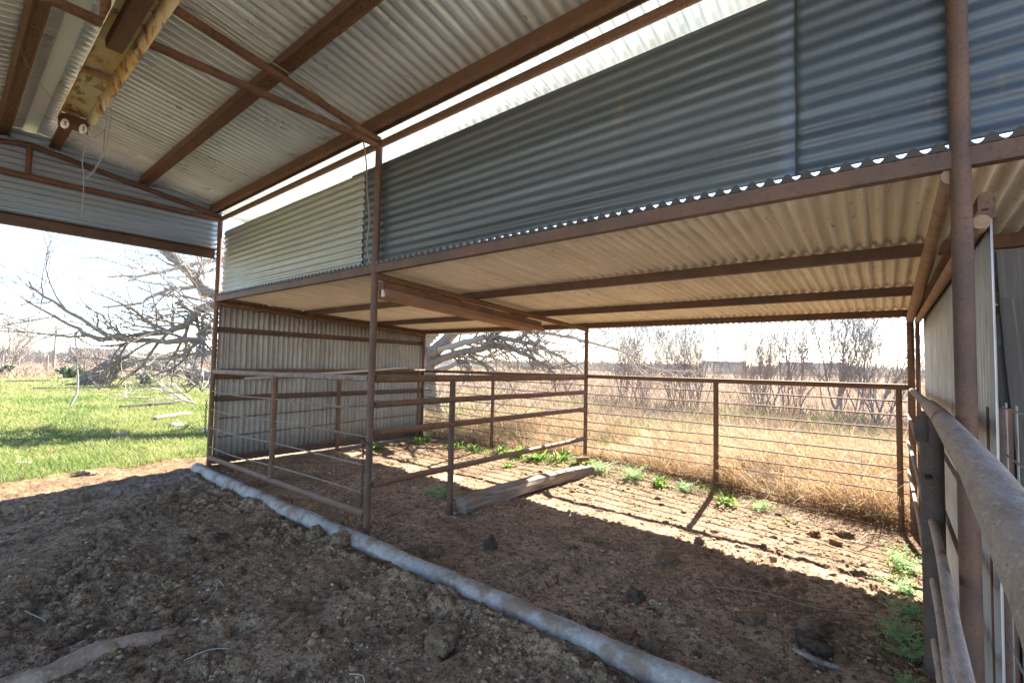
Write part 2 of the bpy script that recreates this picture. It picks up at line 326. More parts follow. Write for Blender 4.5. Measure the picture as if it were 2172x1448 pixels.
def crumbs():
    Vs, Fs, Cs = [], [], []; off = 0
    for n, s0, s1, sub in ((17000, .003, .008, 1), (5200, .007, .015, 1), (900, .013, .028, 2)):
        xs, ys = near_points(n, -6.9, .35, .25, 5.6)
        keep = np.abs(ys-2.21) > .10; xs, ys = xs[keep], ys[keep]; n = len(xs)
        sz = rng.uniform(s0, s1, n)*rng.uniform(.7, 1.3, n)
        base = soil_colour(xs, ys)*(rng.uniform(.45, 1.1, n) if sub == 1 else rng.uniform(.38, .75, n))[:, None]
        V, F, C = lumps(n, xs, ys, sz, sub, base, .65, .30 if sub < 2 else .5); Vs.append(V); Fs.append(F+off); Cs.append(C); off += len(V)
    me = np_mesh('soil_crumbs', np.concatenate(Vs), np.concatenate(Fs), 3, np.concatenate(Cs), smooth=False)
    tag(link('soil_crumbs', me, CRUMB), 'dry manure and soil crumbs scattered over the shed floor', kind='stuff')
    n = 170; xs, ys = rng.uniform(-6.8, -1.6, n), rng.uniform(.3, 2.05, n); keep = rng.random(n) < np.clip((-xs-1.2)/5, .15, 1); xs, ys = xs[keep], ys[keep]; n = len(xs)
    V, F, C = lumps(n, xs, ys, rng.uniform(.006, .015, n), 2, np.array((.52,.48,.44))*rng.uniform(.5, 1.1, n)[:, None], .5, .2)
    tag(link('pale_pebbles', np_mesh('pale_pebbles', V, F, 3, C, True), CRUMB), 'small pale pebbles strewn on the shed floor', kind='stuff')
crumbs()

def ribbons(P, d0, d1, length, width, col, seg=3, droop=None):
    """curved tapering blades: base P, start direction d0 bending to d1"""
    n = len(P); t = np.linspace(0, 1, seg+1); pts = np.zeros((n, seg+1, 3)); cur = P.copy(); pts[:, 0] = cur
    for i in range(seg):
        tt = (i+.5)/seg; d = d0*(1-tt)+d1*tt; d = d/np.linalg.norm(d, axis=1, keepdims=True)
        cur = cur+d*(length/seg)[:, None]; pts[:, i+1] = cur
    side = np.stack([rng.normal(size=n), rng.normal(size=n), np.zeros(n)], -1); side /= np.linalg.norm(side, axis=1, keepdims=True)
    wd = (1-t**1.6)*.96+.04
    A = pts+side[:, None, :]*(width[:, None]*wd[None])[..., None]*.5; B = pts-side[:, None, :]*(width[:, None]*wd[None])[..., None]*.5
    V = np.stack([A, B], 2).reshape(-1, 3); m = 2*(seg+1); F = []
    for i in range(seg): F.append([2*i, 2*i+1, 2*i+3, 2*i+2])
    F = (np.array(F)[None]+(np.arange(n)*m)[:, None, None]).reshape(-1, 4)
    return V, F, np.repeat(col, m, axis=0)
def fibres():
    n = 9000; xs, ys = near_points(n, -6.7, .3, .3, 4.6, 1.3); a = rng.uniform(0, 2*np.pi, n); z = ground_z(xs, ys)+.002
    d0 = np.stack([np.cos(a), np.sin(a), rng.uniform(.0, .9, n)], -1); b = a+rng.uniform(-1.2, 1.2, n)
    d1 = np.stack([np.cos(b), np.sin(b), rng.uniform(-.8, .2, n)], -1)
    col = np.array((.30,.235,.155))*rng.uniform(.3, 1.25, n)[:, None]
    V, F, C = ribbons(np.stack([xs, ys, z], -1), d0, d1, rng.uniform(.015, .055, n), rng.uniform(.0016, .0045, n), col, 3)
    tag(link('manure_fibres', np_mesh('manure_fibres', V, F, 4, C), CRUMB), 'short fibrous scraps of trodden hay in the manure', kind='stuff')
fibres()
def straw_litter():
    n = 1500; xs, ys = near_points(n, -6.5, .3, .3, 5.7, 1.2)
    a = rng.uniform(0, 2*np.pi, n); z = ground_z(xs, ys)+.012
    d0 = np.stack([np.cos(a), np.sin(a), rng.uniform(-.05, .3, n)], -1); b = a+rng.uniform(-.7, .7, n)
    d1 = np.stack([np.cos(b), np.sin(b), rng.uniform(-.35, .1, n)], -1)
    col = np.array((.46,.38,.27))*rng.uniform(.45, 1.15, n)[:, None]
    V, F, C = ribbons(np.stack([xs, ys, z], -1), d0, d1, rng.uniform(.03, .16, n)**1.0, rng.uniform(.0016, .0034, n), col, 3)
    tag(link('straw_litter', np_mesh('straw_litter', V, F, 4, C), STRAW), 'loose straw stems lying on the bare soil', kind='stuff')
straw_litter()

# ------------------------------------------------------------------ the barn
SHEETCOL = (.80,.86,.84)
def sheet_grid(P, nu, nv):
    return np.array([[i*(nv+1)+j, (i+1)*(nv+1)+j, (i+1)*(nv+1)+j+1, i*(nv+1)+j+1] for i in range(nu) for j in range(nv)])
class Sheets:
    """corrugated metal sheets gathered into one part"""
    def __init__(s): s.V = []; s.F = []; s.C = []; s.n = 0
    def add(s, o, u, v, n, lu, lv, pitch=.0678, depth=.018, nu=8, phase=0., col=SHEETCOL, warp=.003, tint=.08, edge=None, seed=0, streak=0., irr=.4):
        o, u, v, n = [np.array(k, float) for k in (o, u, v, n)]
        nv = max(8, int(round(lv/pitch*10))); uu = np.linspace(0, 1, nu+1); vv = np.linspace(0, lv, nv+1)
        U, Vv = np.meshgrid(uu, vv, indexing='ij')
        a0, a1 = (np.zeros(nv+1), np.full(nv+1, lu)) if edge is None else edge(vv)
        UU = a0[None]+(a1-a0)[None]*U
        w = np.sin(2*np.pi*(Vv/pitch+phase))
        w = np.sign(w)*np.abs(w)**.8
        H = w*depth/2*(1+irr*perlin(Vv/pitch*.57+seed, UU*.6, 430+seed))+warp*perlin(UU*1.1+seed*7.3, Vv*2.3+seed*3.1, 400+seed)*1.5
        P = o+UU[..., None]*u+Vv[..., None]*v+H[..., None]*n
        r = np.random.default_rng(900+seed).uniform(1-tint, 1+tint)
        s.V.append(P.reshape(-1, 3)); s.F.append(sheet_grid(P, nu, nv)+s.n); s.n += P.shape[0]*P.shape[1]
        s.C.append((np.array(col)*r)[None]*(1+streak*perlin(Vv/pitch*.83+seed*5.1, UU*.25, 460+seed)).reshape(-1, 1))
        return s
    def build(s, name, m, parent):
        me = np_mesh(name, np.concatenate(s.V), np.concatenate(s.F), 4, np.concatenate(s.C), True)
        o = link(name, me, m, parent)
        sm = o.modifiers.new('thickness', 'SOLIDIFY'); sm.thickness = .0012; sm.offset = 0
        return o

barn = thing('open_barn', 'open-sided pipe-frame livestock barn with corrugated metal roof, upper walls and low lean-to', 'barn')
YP, YR, YO = 2.345, .5, -1.345              # post line, ridge, opposite post line
XF = (-7.11, -3.44, .232)              # frames
XA, XB, XL = -7.42, .62, 1.25
def zroof(y): return 3.575+.19*(YP-abs(y-YR)-YR)
def ztruss(y): return 3.435+.19*(YP-abs(y-YR)-YR)
def zlean(y): return 2.338-.060*(y-YP)
PR = .0302
def dots(mb, p0, p1, n, y_off, seed):
    r = random.Random(seed); p0, p1 = Vector(p0), Vector(p1); mb.mi = 1
    for i in range(n):
        t = (i+.5+r.uniform(-.3, .3))/n; c = p0.lerp(p1, t)
        mb.box(c+Vector((0, y_off+r.uniform(-.01, .01), 0)), (.006+.012*r.random(), .006, .008))
    mb.mi = 0
# main roof, both slopes
rs = Sheets(); sl_n = math.hypot(1, .19)
W_ = .83; k = 0; x = XA
while x < XB-.05:
    wdt = min(W_+.02, XB-x)
    for sg in (1, -1):
        rs.add((x, YR+sg*.055, zroof(YR)+.01-.19*.055+(.0022 if k % 2 else 0)), (0, sg/sl_n, -.19/sl_n), (1, 0, 0), (0, 0, 1), 2.26*sl_n, wdt, pitch=.0915, depth=.031, nu=10, phase=(x-XA)/.0915, seed=k*2+(sg > 0), tint=.10)
    x += W_; k += 1
roof = rs.build('main_roof', GALVR, barn)
rc = MB(); rc.beam((XA, YR, zroof(YR)+.035), (XB, YR, zroof(YR)+.035), [(-.16, -.03), (0, .012), (.16, -.03), (.16, -.033), (0, .009), (-.16, -.033)])
rc.build('ridge_cap', mat('pale_ridge_metal', (.62,.62,.58), .5, .2), roof)
HAT = [(-.047, .05), (-.047, -.05), (-.037, -.05), (-.035, -.036), (.035, -.036), (.037, -.05), (.047, -.05), (.047, .05)]
PURY = (2.28, 1.505, .70, .30, -.505, -1.28)
for q, y in enumerate(PURY):
    zc = zroof(y)-.009-.054; mb = MB()
    t = math.copysign(.19, y-YR)
    wsc = .95 if q in (2, 3) else 1
    mb.beam((XA+.04, y, zc), (XB-.04, y, zc), [(a*wsc, b) for a, b in HAT], up=(0, t, 1))
    dots(mb, (XA+.1, y, zc-.036), (XB-.1, y, zc-.036), 70, 0, q)
    if q == 0:
        mb.tube([(XA+.04, y-.045, zc-.055), (XB-.04, y-.045, zc-.055)], .021, 10)
    mb.build('roof_purlin', [RUSTO, DARKHOLE], roof)
# trusses
for x in XF:
    mb = MB(); mb.tube([(x, YP, ztruss(YP)-.005), (x, YR, ztruss(YR)-.06), (x, YO, ztruss(YP)-.005)], PR, 14)
    tr = mb.build('roof_truss', RUST if x > -7 else RUSTD, barn)
    MB().tube([(x, YO, 3.385), (x, YP, 3.385)], .028, 14).build('tie_pipe', RUST, tr)
    MB().tube([(x, YR, 3.385), (x, YR, ztruss(YR)-.07)], .024, 12).build('king_strut', RUST, tr)
# eave pipes along the post lines
MB().tube([(XF[0]-.02, YP, 3.39), (XF[-1], YP, 3.39)], .030, 14).build('eave_pipe', RUSTO, barn)
MB().tube([(XF[0]-.02, YO, 3.39), (XF[-1], YO, 3.39)], .030, 14).build('eave_pipe', RUST, barn)
# posts
for x in XF:
    MB().tube([(x, YP, -.25), (x, YP, 3.40)], PR, 18).build('post', RUSTD if x > -7 else RUST, barn)
    MB().tube([(x, YO, -.25), (x, YO, 3.40)], PR, 14).build('post', RUSTD, barn)
    MB().tube([(x-.02*(x > 0), 6.03, -.35), (x-.02*(x > 0), 6.03, zlean(6.03)-.10)], .029, 16).build('post', RUST, barn)
# gable sheet over the open end
gs = Sheets()
def gable_edge(vv):
    z = 2.90+vv; half = np.clip((zroof(YR)-.0-z)/.19, .02, 1.84+.05); return -half+1.9, half+1.9
gs.add((-7.20, YR-1.9, 2.90), (0, 1, 0), (0, 0, 1), (-1, 0, 0), 3.8, .99, nu=24, edge=gable_edge, seed=60, col=(.32,.40,.50), streak=.3)
gable = gs.build('gable_sheet', GALV, barn)
MB().beam((-7.15, YO, 2.905), (-7.15, YP-.03, 2.905), [(-.03, .065), (-.03, -.065), (.05, -.065), (.05, -.055), (-.02, -.055), (-.02, .055), (.05, .055), (.05, .065)]).build('gable_channel', RUSTD, gable)
# upper wall between the main roof and the lean-to
for i, (x0, x1, y, z0, z1, ph) in enumerate(((-7.08, -3.72, 2.392, 2.364, 3.235, 0), (-3.95, -.28, 2.400, 2.367, 3.25, .0), (-.295, .66, 2.397, 2.367, 3.25, .0))):
    s_ = Sheets(); s_.add((x0, y, z0), (1, 0, 0), (0, 0, 1), (0, -1, 0), x1-x0, z1-z0, nu=30, phase=ph, depth=(.014, .0070, .0074)[i], pitch=.0678, seed=70+i, warp=(.005, .003, .0025)[i], col=[(.30,.315,.28), (.096,.110,.118), (.080,.102,.125)][i], tint=0, streak=(.25, .55, .5)[i], irr=(.5, .75, .6)[i])  # light put into sheet colours: first tinted as lit, others darkened as shaded
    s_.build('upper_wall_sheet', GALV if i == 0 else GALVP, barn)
# lean-to roof
ls = Sheets(); x = -7.33; k = 0; ln = math.hypot(1, .06)
while x < XL-.05:
    wdt = min(.68, XL-x)
    ls.add((x, 2.3258, zlean(2.3258)+(.0012 if k % 2 else 0)), (0, 1/ln, -.06/ln), (1, 0, 0), (0, 0, 1), 4.35*ln, wdt, pitch=.0706, depth=.029, nu=12, phase=(x+7.33)/.0706, col=(.87,.82,.72), seed=100+k, tint=.07, warp=.001, streak=.22, irr=.12)
    x += .66; k += 1
lean = ls.build('lean_to_roof', [GALVD, mat('weathered_roof_top', (.34,.355,.36), .7, .1, [('noise', 5., .4, .66, (.28,.27,.25), .7)]), mat('dark_sheet_edge', (.07,.06,.055), .8)], barn)  # sheet rim coloured darker than both faces
lean.modifiers['thickness'].material_offset = 1; lean.modifiers['thickness'].material_offset_rim = 2
CH = [(-.024, .034), (-.024, -.034), (.024, -.034), (.024, -.026), (-.016, -.026), (-.016, .026), (.024, .026), (.024, .034)]
for y, hh in ((2.352, 1.0), (3.61, 1.05), (4.87, 1.05), (6.035, 1.05)):
    zc = zlean(y)-.0170-.034*hh
    mb = MB(); mb.beam((XF[0]-.02, y, zc), (XL-.02, y, zc), [(-a, b*hh) for a, b in CH])
    mb.build('purlin', RUSTD, lean)
cm = MB(); nn_ = int((XL-.02+7.32)/.00706)      # dark scalloped strip, painted shade for the rib hollows under the sheet ends
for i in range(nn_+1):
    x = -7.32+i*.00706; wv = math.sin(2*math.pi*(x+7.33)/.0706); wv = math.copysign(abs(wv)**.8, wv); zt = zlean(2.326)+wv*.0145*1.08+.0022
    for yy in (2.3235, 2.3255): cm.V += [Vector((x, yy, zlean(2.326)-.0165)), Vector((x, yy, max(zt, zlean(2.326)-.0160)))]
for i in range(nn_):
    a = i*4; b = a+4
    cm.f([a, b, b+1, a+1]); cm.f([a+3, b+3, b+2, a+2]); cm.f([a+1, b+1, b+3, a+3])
cm.build('rib_shade_strip', mat('cavity_shade', (.055,.048,.044), .85), lean, False)
for x in XF:
    xx = x-.02*(x > 0)
    MB().tube([(xx, YP, zlean(YP)-.108), (xx, 6.05, zlean(6.05)-.112)], .034 if x > 0 else .030, 16).build('lean_to_rafter', TANPIPE if x > 0 else RUST, barn)
# end wall of the lean-to with its girts
ws = Sheets(); y = 2.40; k = 0
while y < 6.0:
    wd = min(.67, 6.10-y)
    ws.add((-7.165-(.002 if k % 2 else 0), y, .03), (0, 0, 1), (0, 1, 0), (-1, 0, 0), zlean(y)-.05, wd, pitch=.0745, depth=.030, nu=6, phase=(y-2.4)/.0745, streak=.3, col=(.31,.275,.235), seed=140+k, tint=.07)
    y += .65; k += 1
endw = ws.build('end_wall', GALVW, barn)
AN = [(-.04, .038), (-.04, -.038), (.018, -.038), (.018, -.030), (-.032, -.030), (-.032, .038)]
for za, zb, m_ in ((2.245, 2.055, RUSTO), (1.875, 1.835, RUSTD), (1.225, 1.235, RUSTO), (.925, .91, RUSTD), (.09, .06, RUSTD)):
    MB().beam((-7.112, 2.38, za), (-7.112, 6.06, zb), AN).build('girt', m_, endw)
# partition wall toward the next bay, seen almost edge-on
ps = Sheets(); ps.add((.315, 2.42, .02), (0, 0, 1), (0, 1, 0), (1, 0, 0), 2.03, 3.55, pitch=.0678, depth=.017, nu=8, col=(.56,.555,.54), seed=170, edge=lambda v: (np.zeros_like(v), 2.05-.012*v))
part = ps.build('partition_wall', GALVW, barn)
MB().tube([(.268, 6.0, 1.985), (.285, 2.36, 2.045)], .026, 14).build('frame_pipe', TANPIPE, part)
MB().beam((.262, 6.0, 2.075), (.270, 2.40, 2.135), [(-.018, .02), (-.018, -.02), (.018, -.02), (.018, -.014), (-.012, -.014), (-.012, .02)]).build('frame_angle', RUST, part)
MB().tube([(.262, 5.97, -.2), (.262, 5.97, 1.98)], .018, 10).build('frame_stud', RUSTD, part)
mb = MB(); mb.box((.300, 2.372, 2.105), (.045, .006, .10)); mb.box((.322, 2.378, 2.105), (.006, .02, .10)); mb.mi = 1; mb.box((.297, 2.3675, 2.09), (.016, .004, .006)); mb.mi = 0
mb.build('corner_plate', [RUST, DARKHOLE], part)
# closed walls round the dark far bay
bs = Sheets(); bs.add((.34, 6.10, .0), (0, 0, 1), (1, 0, 0), (0, 1, 0), 2.07, .92, nu=4, seed=180, col=(.4,.38,.36)); bs.build('back_wall', GALVW, barn)
bs = Sheets(); bs.add((1.27, 2.4, .0), (0, 0, 1), (0, 1, 0), (1, 0, 0), 2.07, 3.7, nu=4, seed=181, col=(.4,.38,.36)); bs.build('side_wall', GALVW, barn)

# loose sheet flapping beyond the end wall
t = thing('roof_sheet_scrap', 'bent pale corrugated sheet corner hanging past the far end of the end wall', 'metal sheet')
fs = Sheets(); fs.add((-7.30, 6.20, 1.78), (.62, .78, 0), (0, 0, 1), (-.78, .62, 0), .42, .50, nu=5, seed=190, col=(.6,.62,.64), edge=lambda v: (np.zeros_like(v), .12+.42*np.floor(v/.0678)*.0678/.5)); fs.build('sheet', GALV, t)

# ------------------------------------------------------------------ fixtures and wires
def light_fixture(label, x0, x1, y, zpan, zs, mats, holder_x):
    t = thing('light_fixture', label, 'light fixture', 'old tube light fixtures in the barn')
    z = zpan
    pan = [(-.100, -.085), (-.097, -.088), (-.066, .0), (.066, .0), (.097, -.088), (.100, -.085), (.069, .004), (-.069, .004)]
    MB().beam((x0, y, z), (x1, y, z+zs), pan).build('reflector', mats[0], t)
    MB().beam((x0+.005, y, z+.045), (x1-.005, y, z+zs+.045), [(-.055, .040), (-.055, -.040), (.055, -.040), (.055, .040)]).build('housing', mats[1], t)
    return t
fx = light_fixture('rust-eaten yellow enamel tube light fixture hanging under the ridge', -4.70, -2.24, .545, 3.285, 0, (ENAMEL, RUST), -4.7)
mb = MB(); mb.box((-4.705, .545, 3.225), (.006, .165, .105)); mb.build('end_plate', RUSTO, fx)
for dy in (-.048, .052):
    mb = MB(); mb.beam((-4.697, .545+dy, 3.19), (-4.665, .545+dy, 3.19), [(.022*math.cos(a), (.034 if math.sin(a) > 0 else .030)*math.sin(a)*1.05) for a in [i*math.pi/8 for i in range(16)]])
    mb.mi = 1; mb.box((-4.663, .545+dy, 3.196), (.004, .007, .018)); mb.box((-4.663, .545+dy, 3.178), (.004, .014, .006)); mb.mi = 0
    mb.build('lamp_holder', [PLASTIC, DARKHOLE], fx)
MB().box((-3.86, .545, 3.268), (.035, .165, .018)).build('cross_strap', TAN, fx)
mb = MB(); mb.beam((-3.42, .545, 3.262), (-2.7, .545, 3.262), [(-.042, .024), (-.036, -.022), (.036, -.022), (.042, .024)]); mb.build('ballast_cover', RUSTO, fx)
for sx in (-3.52, -3.36): MB().tube([(sx, .545, 3.36), (sx, .545, 3.40)], .012, 8).build('hanger', RUST, fx)
fx2 = light_fixture('tan rusty tube light fixture slung beneath the lean-to rafter', 0, 0.01, 0, -5, 0, (TAN, RUST), 0)
for c in list(fx2.children): bpy.data.objects.remove(c)
p0, p1 = Vector((-3.50, 2.43, 2.150)), Vector((-3.50, 4.88, 1.985))
MB().beam(p0, p1, [(-.125, -.085), (-.122, -.088), (-.062, -.024), (.062, -.024), (.122, -.088), (.125, -.085), (.065, -.02), (-.065, -.02)]).build('reflector', TAN, fx2)
MB().beam(p0+Vector((0, .01, .012)), p1+Vector((0, -.01, .012)), [(-.058, .034), (-.058, -.031), (.058, -.031), (.058, .034)]).build('housing', RUST, fx2)
for p, d in ((p0, 1), (p1, -1)):
    for sx in (-.05, .05):
        mb = MB(); mb.box(p+Vector((sx, d*.012, -.062)), (.030, .018, .062)); mb.build('lamp_holder', PLASTIC, fx2)
for yy in (2.9, 4.4): MB().box((-3.47, yy, 2.150-.0673*(yy-2.43)+.052), (.05, .02, .02)).build('hanger', RUST, fx2)

def sag(pts, n=6):
    P = [Vector(p) for p in pts]; out = []
    for i in range(len(P)-1):
        a, b, c, d = P[max(i-1, 0)], P[i], P[i+1], P[min(i+2, len(P)-1)]
        for k in range(n):
            t = k/n; out.append(.5*((2*b)+(-a+c)*t+(2*a-5*b+4*c-d)*t*t+(-a+3*b-3*c+d)*t**3))
    return out+[P[-1]]
t = thing('electric_cable', 'loose grey cable sagging along the rafter and down the middle post', 'cable')
MB().tube(sag([(-3.41, .60, 3.71), (-3.40, 1.0, 3.70), (-3.42, 1.25, 3.66), (-3.41, 1.55, 3.60), (-3.43, 1.85, 3.53), (-3.47, 2.05, 3.42), (-3.50, 2.2, 3.42), (-3.44, 2.30, 3.44)]), .006, 8).build('rafter_run', CABLE, t)
MB().tube(sag([(-3.50, 2.22, 3.41), (-3.55, 2.29, 3.25), (-3.535, 2.30, 3.0), (-3.50, 2.31, 2.72), (-3.515, 2.305, 2.5), (-3.49, 2.33, 2.32), (-3.475, 2.38, 2.22)]), .0065, 8).build('hanging_run', CABLE, t)
wl = ('thin pale lamp wires dangling in a tangle from the ridge light fixture', [[(-3.87, .56, 3.26), (-3.93, .60, 3.14), (-4.0, .62, 3.02), (-4.12, .60, 2.98), (-4.22, .565, 2.94), (-4.26, .55, 2.82), (-4.24, .56, 2.70), (-4.25, .565, 2.42)],
     [(-3.87, .59, 3.26), (-3.95, .63, 3.13), (-4.02, .64, 3.0), (-4.08, .63, 2.86), (-4.15, .60, 2.76), (-4.2, .57, 2.68)], [(-4.02, .63, 3.02), (-4.3, .61, 3.03), (-4.55, .62, 3.10), (-4.67, .60, 3.17)], [(-4.05, .62, 3.0), (-4.18, .64, 2.88), (-4.16, .60, 2.74), (-4.24, .56, 2.70)]])
mb = MB()
for p in wl[1]: mb.tube(sag(p), .0028, 6)
tag(mb.build('lamp_wire', CABLE), wl[0], 'wire')
mb = MB(); mb.tube(sag([(-4.9, .25, 3.80), (-4.6, .28, 3.5), (-4.63, .42, 3.32)]), .002, 5)
tag(mb.build('tie_wire', CABLE), 'single thin wire hanging from the purlin nearest the ridge light', 'wire')

# ------------------------------------------------------------------ fences
def fence(name, label): return thing(name, label, 'fence')
def rail(p0, p1, r, m, parent, name='rail', n=14, wob=0):
    p0, p1 = Vector(p0), Vector(p1); k = 7 if wob else 2; pts = [p0.lerp(p1, i/(k-1)) for i in range(k)]
    for i in range(1, k-1): pts[i] = pts[i]+Vector((random.uniform(-wob, wob), random.uniform(-wob, wob), random.uniform(-wob, wob)))
    mb = MB().tube(pts, r, n); dd = (p1-p0).normalized()
    for p, sg in ((p0, 1), (p1, -1)):        # lumpy weld beads where the pipe meets its neighbours
        q = p+dd*sg*(.031 if 'post' not in name else .0); mb.tube([q, q+dd*sg*.006, q+dd*sg*.013], [r*1.05, r*1.13, r*1.02], n)
    return mb.build(name, m, parent)
# front pen fence, corner post to middle post
f = fence('pipe_fence', 'low rusty pipe fence with thin rods running from the corner post to the middle post')
rail((-7.08, YP, 1.293), (-3.47, YP, 1.335), .029, DUSTPIPE, f, 'top_rail', wob=.003)
rail((-7.08, YP, .135), (-3.475, YP, .175), .031, RUST, f, 'bottom_rail', wob=.004)
rail((-5.255, YP, .15), (-5.255, YP, 1.31), .030, RUST, f, 'middle_post')
for za, zb in ((1.03, 1.065), (.784, .835), (.543, .592), (.284, .355)):
    MB().tube(sag([(-7.08, YP-.01, za), (-6.2, YP, za+.0-.012), (-5.255, YP+.004, (za+zb)/2-.005), (-4.3, YP, zb-.014), (-3.47, YP-.01, zb)], 3), .0078, 8).build('rod', DUSTPIPE, f)
# partition, middle post to the back fence
f = fence('pipe_fence', 'heavy four-rail pipe partition between the two pens, running back from the middle post')
rail((-3.44, YP+.03, 1.335), (-3.44, 6.0, 1.295), .035, RUST, f, 'top_rail', 16, .002)
for za, zb in ((1.111, 1.078), (.867, .829), (.426, .401)): rail((-3.44, YP+.03, za), (-3.44, 6.0, zb), .030, RUST, f, 'rail', 14, .003)
rail((-3.44, 3.31, -.3), (-3.44, 3.31, 1.31), .031, RUSTD, f, 'middle_post')
# back fence
f = fence('pipe_fence', 'long rusty back fence of one top rail and ten thin rods facing the dry grass')
rail((-7.09, 6.03, 1.295), (.20, 6.03, 1.330), .029, RUSTO, f, 'top_rail', wob=.004)
for x in (-5.27, -1.615): rail((x, 6.03, -.35), (x, 6.03, 1.31), .030, RUSTO, f, 'fence_post')
rail((.115, 6.03, -.35), (.115, 6.03, 1.33), .026, RUSTO, f, 'fence_post')
for i, z in enumerate((1.185, 1.045, .915, .787, .645, .528, .395, .281)):
    pts = [(-7.07, 6.055, z+.01)]
    for x in (-6.2, -5.27, -4.4, -3.44, -2.5, -1.615, -.7, .18): pts.append((x, 6.055, z+random.uniform(-.008, .008)))
    MB().tube(sag(pts, 2), .0080, 8).build('rod', RUST, f)
MB().tube(sag([(-7.07, 6.06, .13), (-5.27, 6.06, .13), (-3.44, 6.06, .125), (-2.5, 6.06, .10), (-1.615, 6.06, .07), (-.7, 6.06, .035), (.17, 6.06, .015)], 2), .0080, 8).build('rod', RUST, f)
MB().tube(sag([(-3.44, 6.0, .16), (-2.5, 6.0, .05), (-1.615, 6.0, .03), (-.7, 6.0, -.03), (.17, 6.0, -.09)], 2), .0080, 8).build('rod', RUST, f)
# fence inside the end wall
f = fence('pipe_fence', 'short rod fence standing just inside the corrugated end wall')
rail((-7.04, 2.40, 1.31), (-7.04, 6.0, 1.30), .026, RUST, f, 'top_rail', wob=.003)
rail((-7.04, 4.18, -.3), (-7.04, 4.18, 1.30), .030, RUST, f, 'middle_post'); rail((-7.03, 5.86, -.3), (-7.03, 5.86, 1.30), .026, RUSTO, f, 'end_post')
for z in (.69, .44, .165): MB().tube(sag([(-7.03, 2.40, z-.03), (-7.035, 3.2, z-.02), (-7.03, 4.18, z), (-7.03, 5.1, z+.015), (-7.03, 5.95, z+.02)], 3), .0078, 8).build('rod', RUST, f)
# fence along the partition wall, passing close to the lens
f = fence('pipe_fence', 'thick dusty pipe fence beside the partition wall, passing the ferny weeds')
rail((.215, 6.03, 1.30), (.195, 3.25, 1.30), .026, DUSTPIPE, f, 'rail', 18)
MB().tube([(.197, 3.45, 1.302), (.190, 2.8, 1.302), (.168, 2.0, 1.302), (.150, 1.3, 1.300), (.120, .62, 1.298), (.095, .25, 1.298), (.05, -1.0, 1.30)], .0350, 28).build('top_rail', RAILM, f)
mb = MB(); mb.tube([(.185, 3.17, -.3), (.185, 3.17, 1.29)], .046, 24); mb.tube([(.150, 3.15, 1.14), (.150, 3.15, 1.20), (.152, 3.15, 1.265)], [.03, .036, .028], 12)
mb.mi = 1; mb.tube([(.168, 3.12, .972), (.163, 3.110, .972)], .013, 10); mb.mi = 0
fp = mb.build('fence_post', [mat('dull_pipe', (.13,.095,.08), .8, 0, [('noise', 14., .4, .66, (.09,.06,.05), .8), ('noise', 90., .54, .7, (.20,.16,.135), .6)], [(120., .5, .004)], spec=.2), DARKHOLE], f)
MB().tube([(.185, 3.17, -.06), (.185, 3.17, .005)], .056, 24).build('base_collar', RUST, fp)
for z0, sg in ((1.06, .06), (.80, .085), (.52, .10)):
    MB().tube(sag([(.175, 6.0, z0), (.178, 5.2, z0-.01), (.175, 4.5, z0-.03), (.170, 3.9, z0-.03), (.160, 3.2, z0-.04)], 4), .0125, 10).build('bent_rod', DUSTPIPE, f)
for z0, dz in ((.75, .02), (.465, .02), (.173, .03)):
    MB().tube(sag([(.180, 3.14, z0), (.172, 2.6, z0+.005), (.150, 1.9, z0+dz*.6), (.135, 1.3, z0+dz), (.1, .3, z0+dz)], 4), .0175, 12).build('low_rail', RAILM, f)
for z0 in (1.03, .72):
    MB().tube([(.245, 3.6, z0+.03), (.240, 2.42, z0), (.215, 2.335, z0-.002)], .009, 8).build('stub_rod', RUST, f)
mb = MB(); mb.tube([(.338, 2.52, -.3), (.338, 2.52, 1.365)], .035, 18); mb.build('tall_post', RUSTD, f)
mb = MB(); mb.tube([(.150, .79, -.3), (.150, .79, 1.27)], .030, 18); mb.build('rail_post', TANPIPE, f)
# wire panel
t = thing('wire_panel', 'galvanised stock-wire panel propped in the next bay beside the thick top rail', 'wire panel')
xp = .30
for i in range(10):
    z = .034+i*.15; MB().tube([(xp+.004, 2.20, z), (xp, 1.4, z-.004), (xp, .45, z-.01)], .0030, 6).build('wire', WIREM, t)
for j in range(12):
    y = .50+j*.152; MB().tube([(xp+.008, y, .01), (xp+.008, y+.006, 1.40)], .0030, 6).build('wire', WIREM, t)

# boards leaning in the next bay
def board(label, p0, p1, wdt, thk, facing):
    p0, p1 = Vector(p0), Vector(p1); d = (p1-p0).normalized(); fc = Vector(facing); side = d.cross(fc).normalized(); nn = side.cross(d)
    L_ = (p1-p0).length; mb = MB(); k = 8; b0 = 0
    for i in range(k+1):
        tt = i/k; c = Vector((0, 0, L_*tt)); ww = wdt*(1+.015*math.sin(i*2.1))
        for sx, sy in ((-1, -1), (1, -1), (1, 1), (-1, 1)): mb.V.append(c+Vector((sx*ww/2, sy*thk/2, 0)))
    for i in range(k):
        for j in range(4): mb.f([i*4+j, i*4+(j+1) % 4, (i+1)*4+(j+1) % 4, (i+1)*4+j])
    mb.f([3, 2, 1, 0]); mb.f([k*4+j for j in range(4)])
    o = mb.build('weathered_board', BOARD, smooth=False); m = Matrix((side, nn, d)).transposed().to_4x4(); m.translation = p0; o.matrix_world = m
    bv = o.modifiers.new('edge', 'BEVEL'); bv.width = .003; bv.segments = 2
    tag(o, label, 'board', 'boards leaning in the next bay')
board('wide grey board leaning upright behind the wire panel', (.585, 2.66, .0), (.485, 2.62, 1.985), .27, .03, (0, -1, 0))
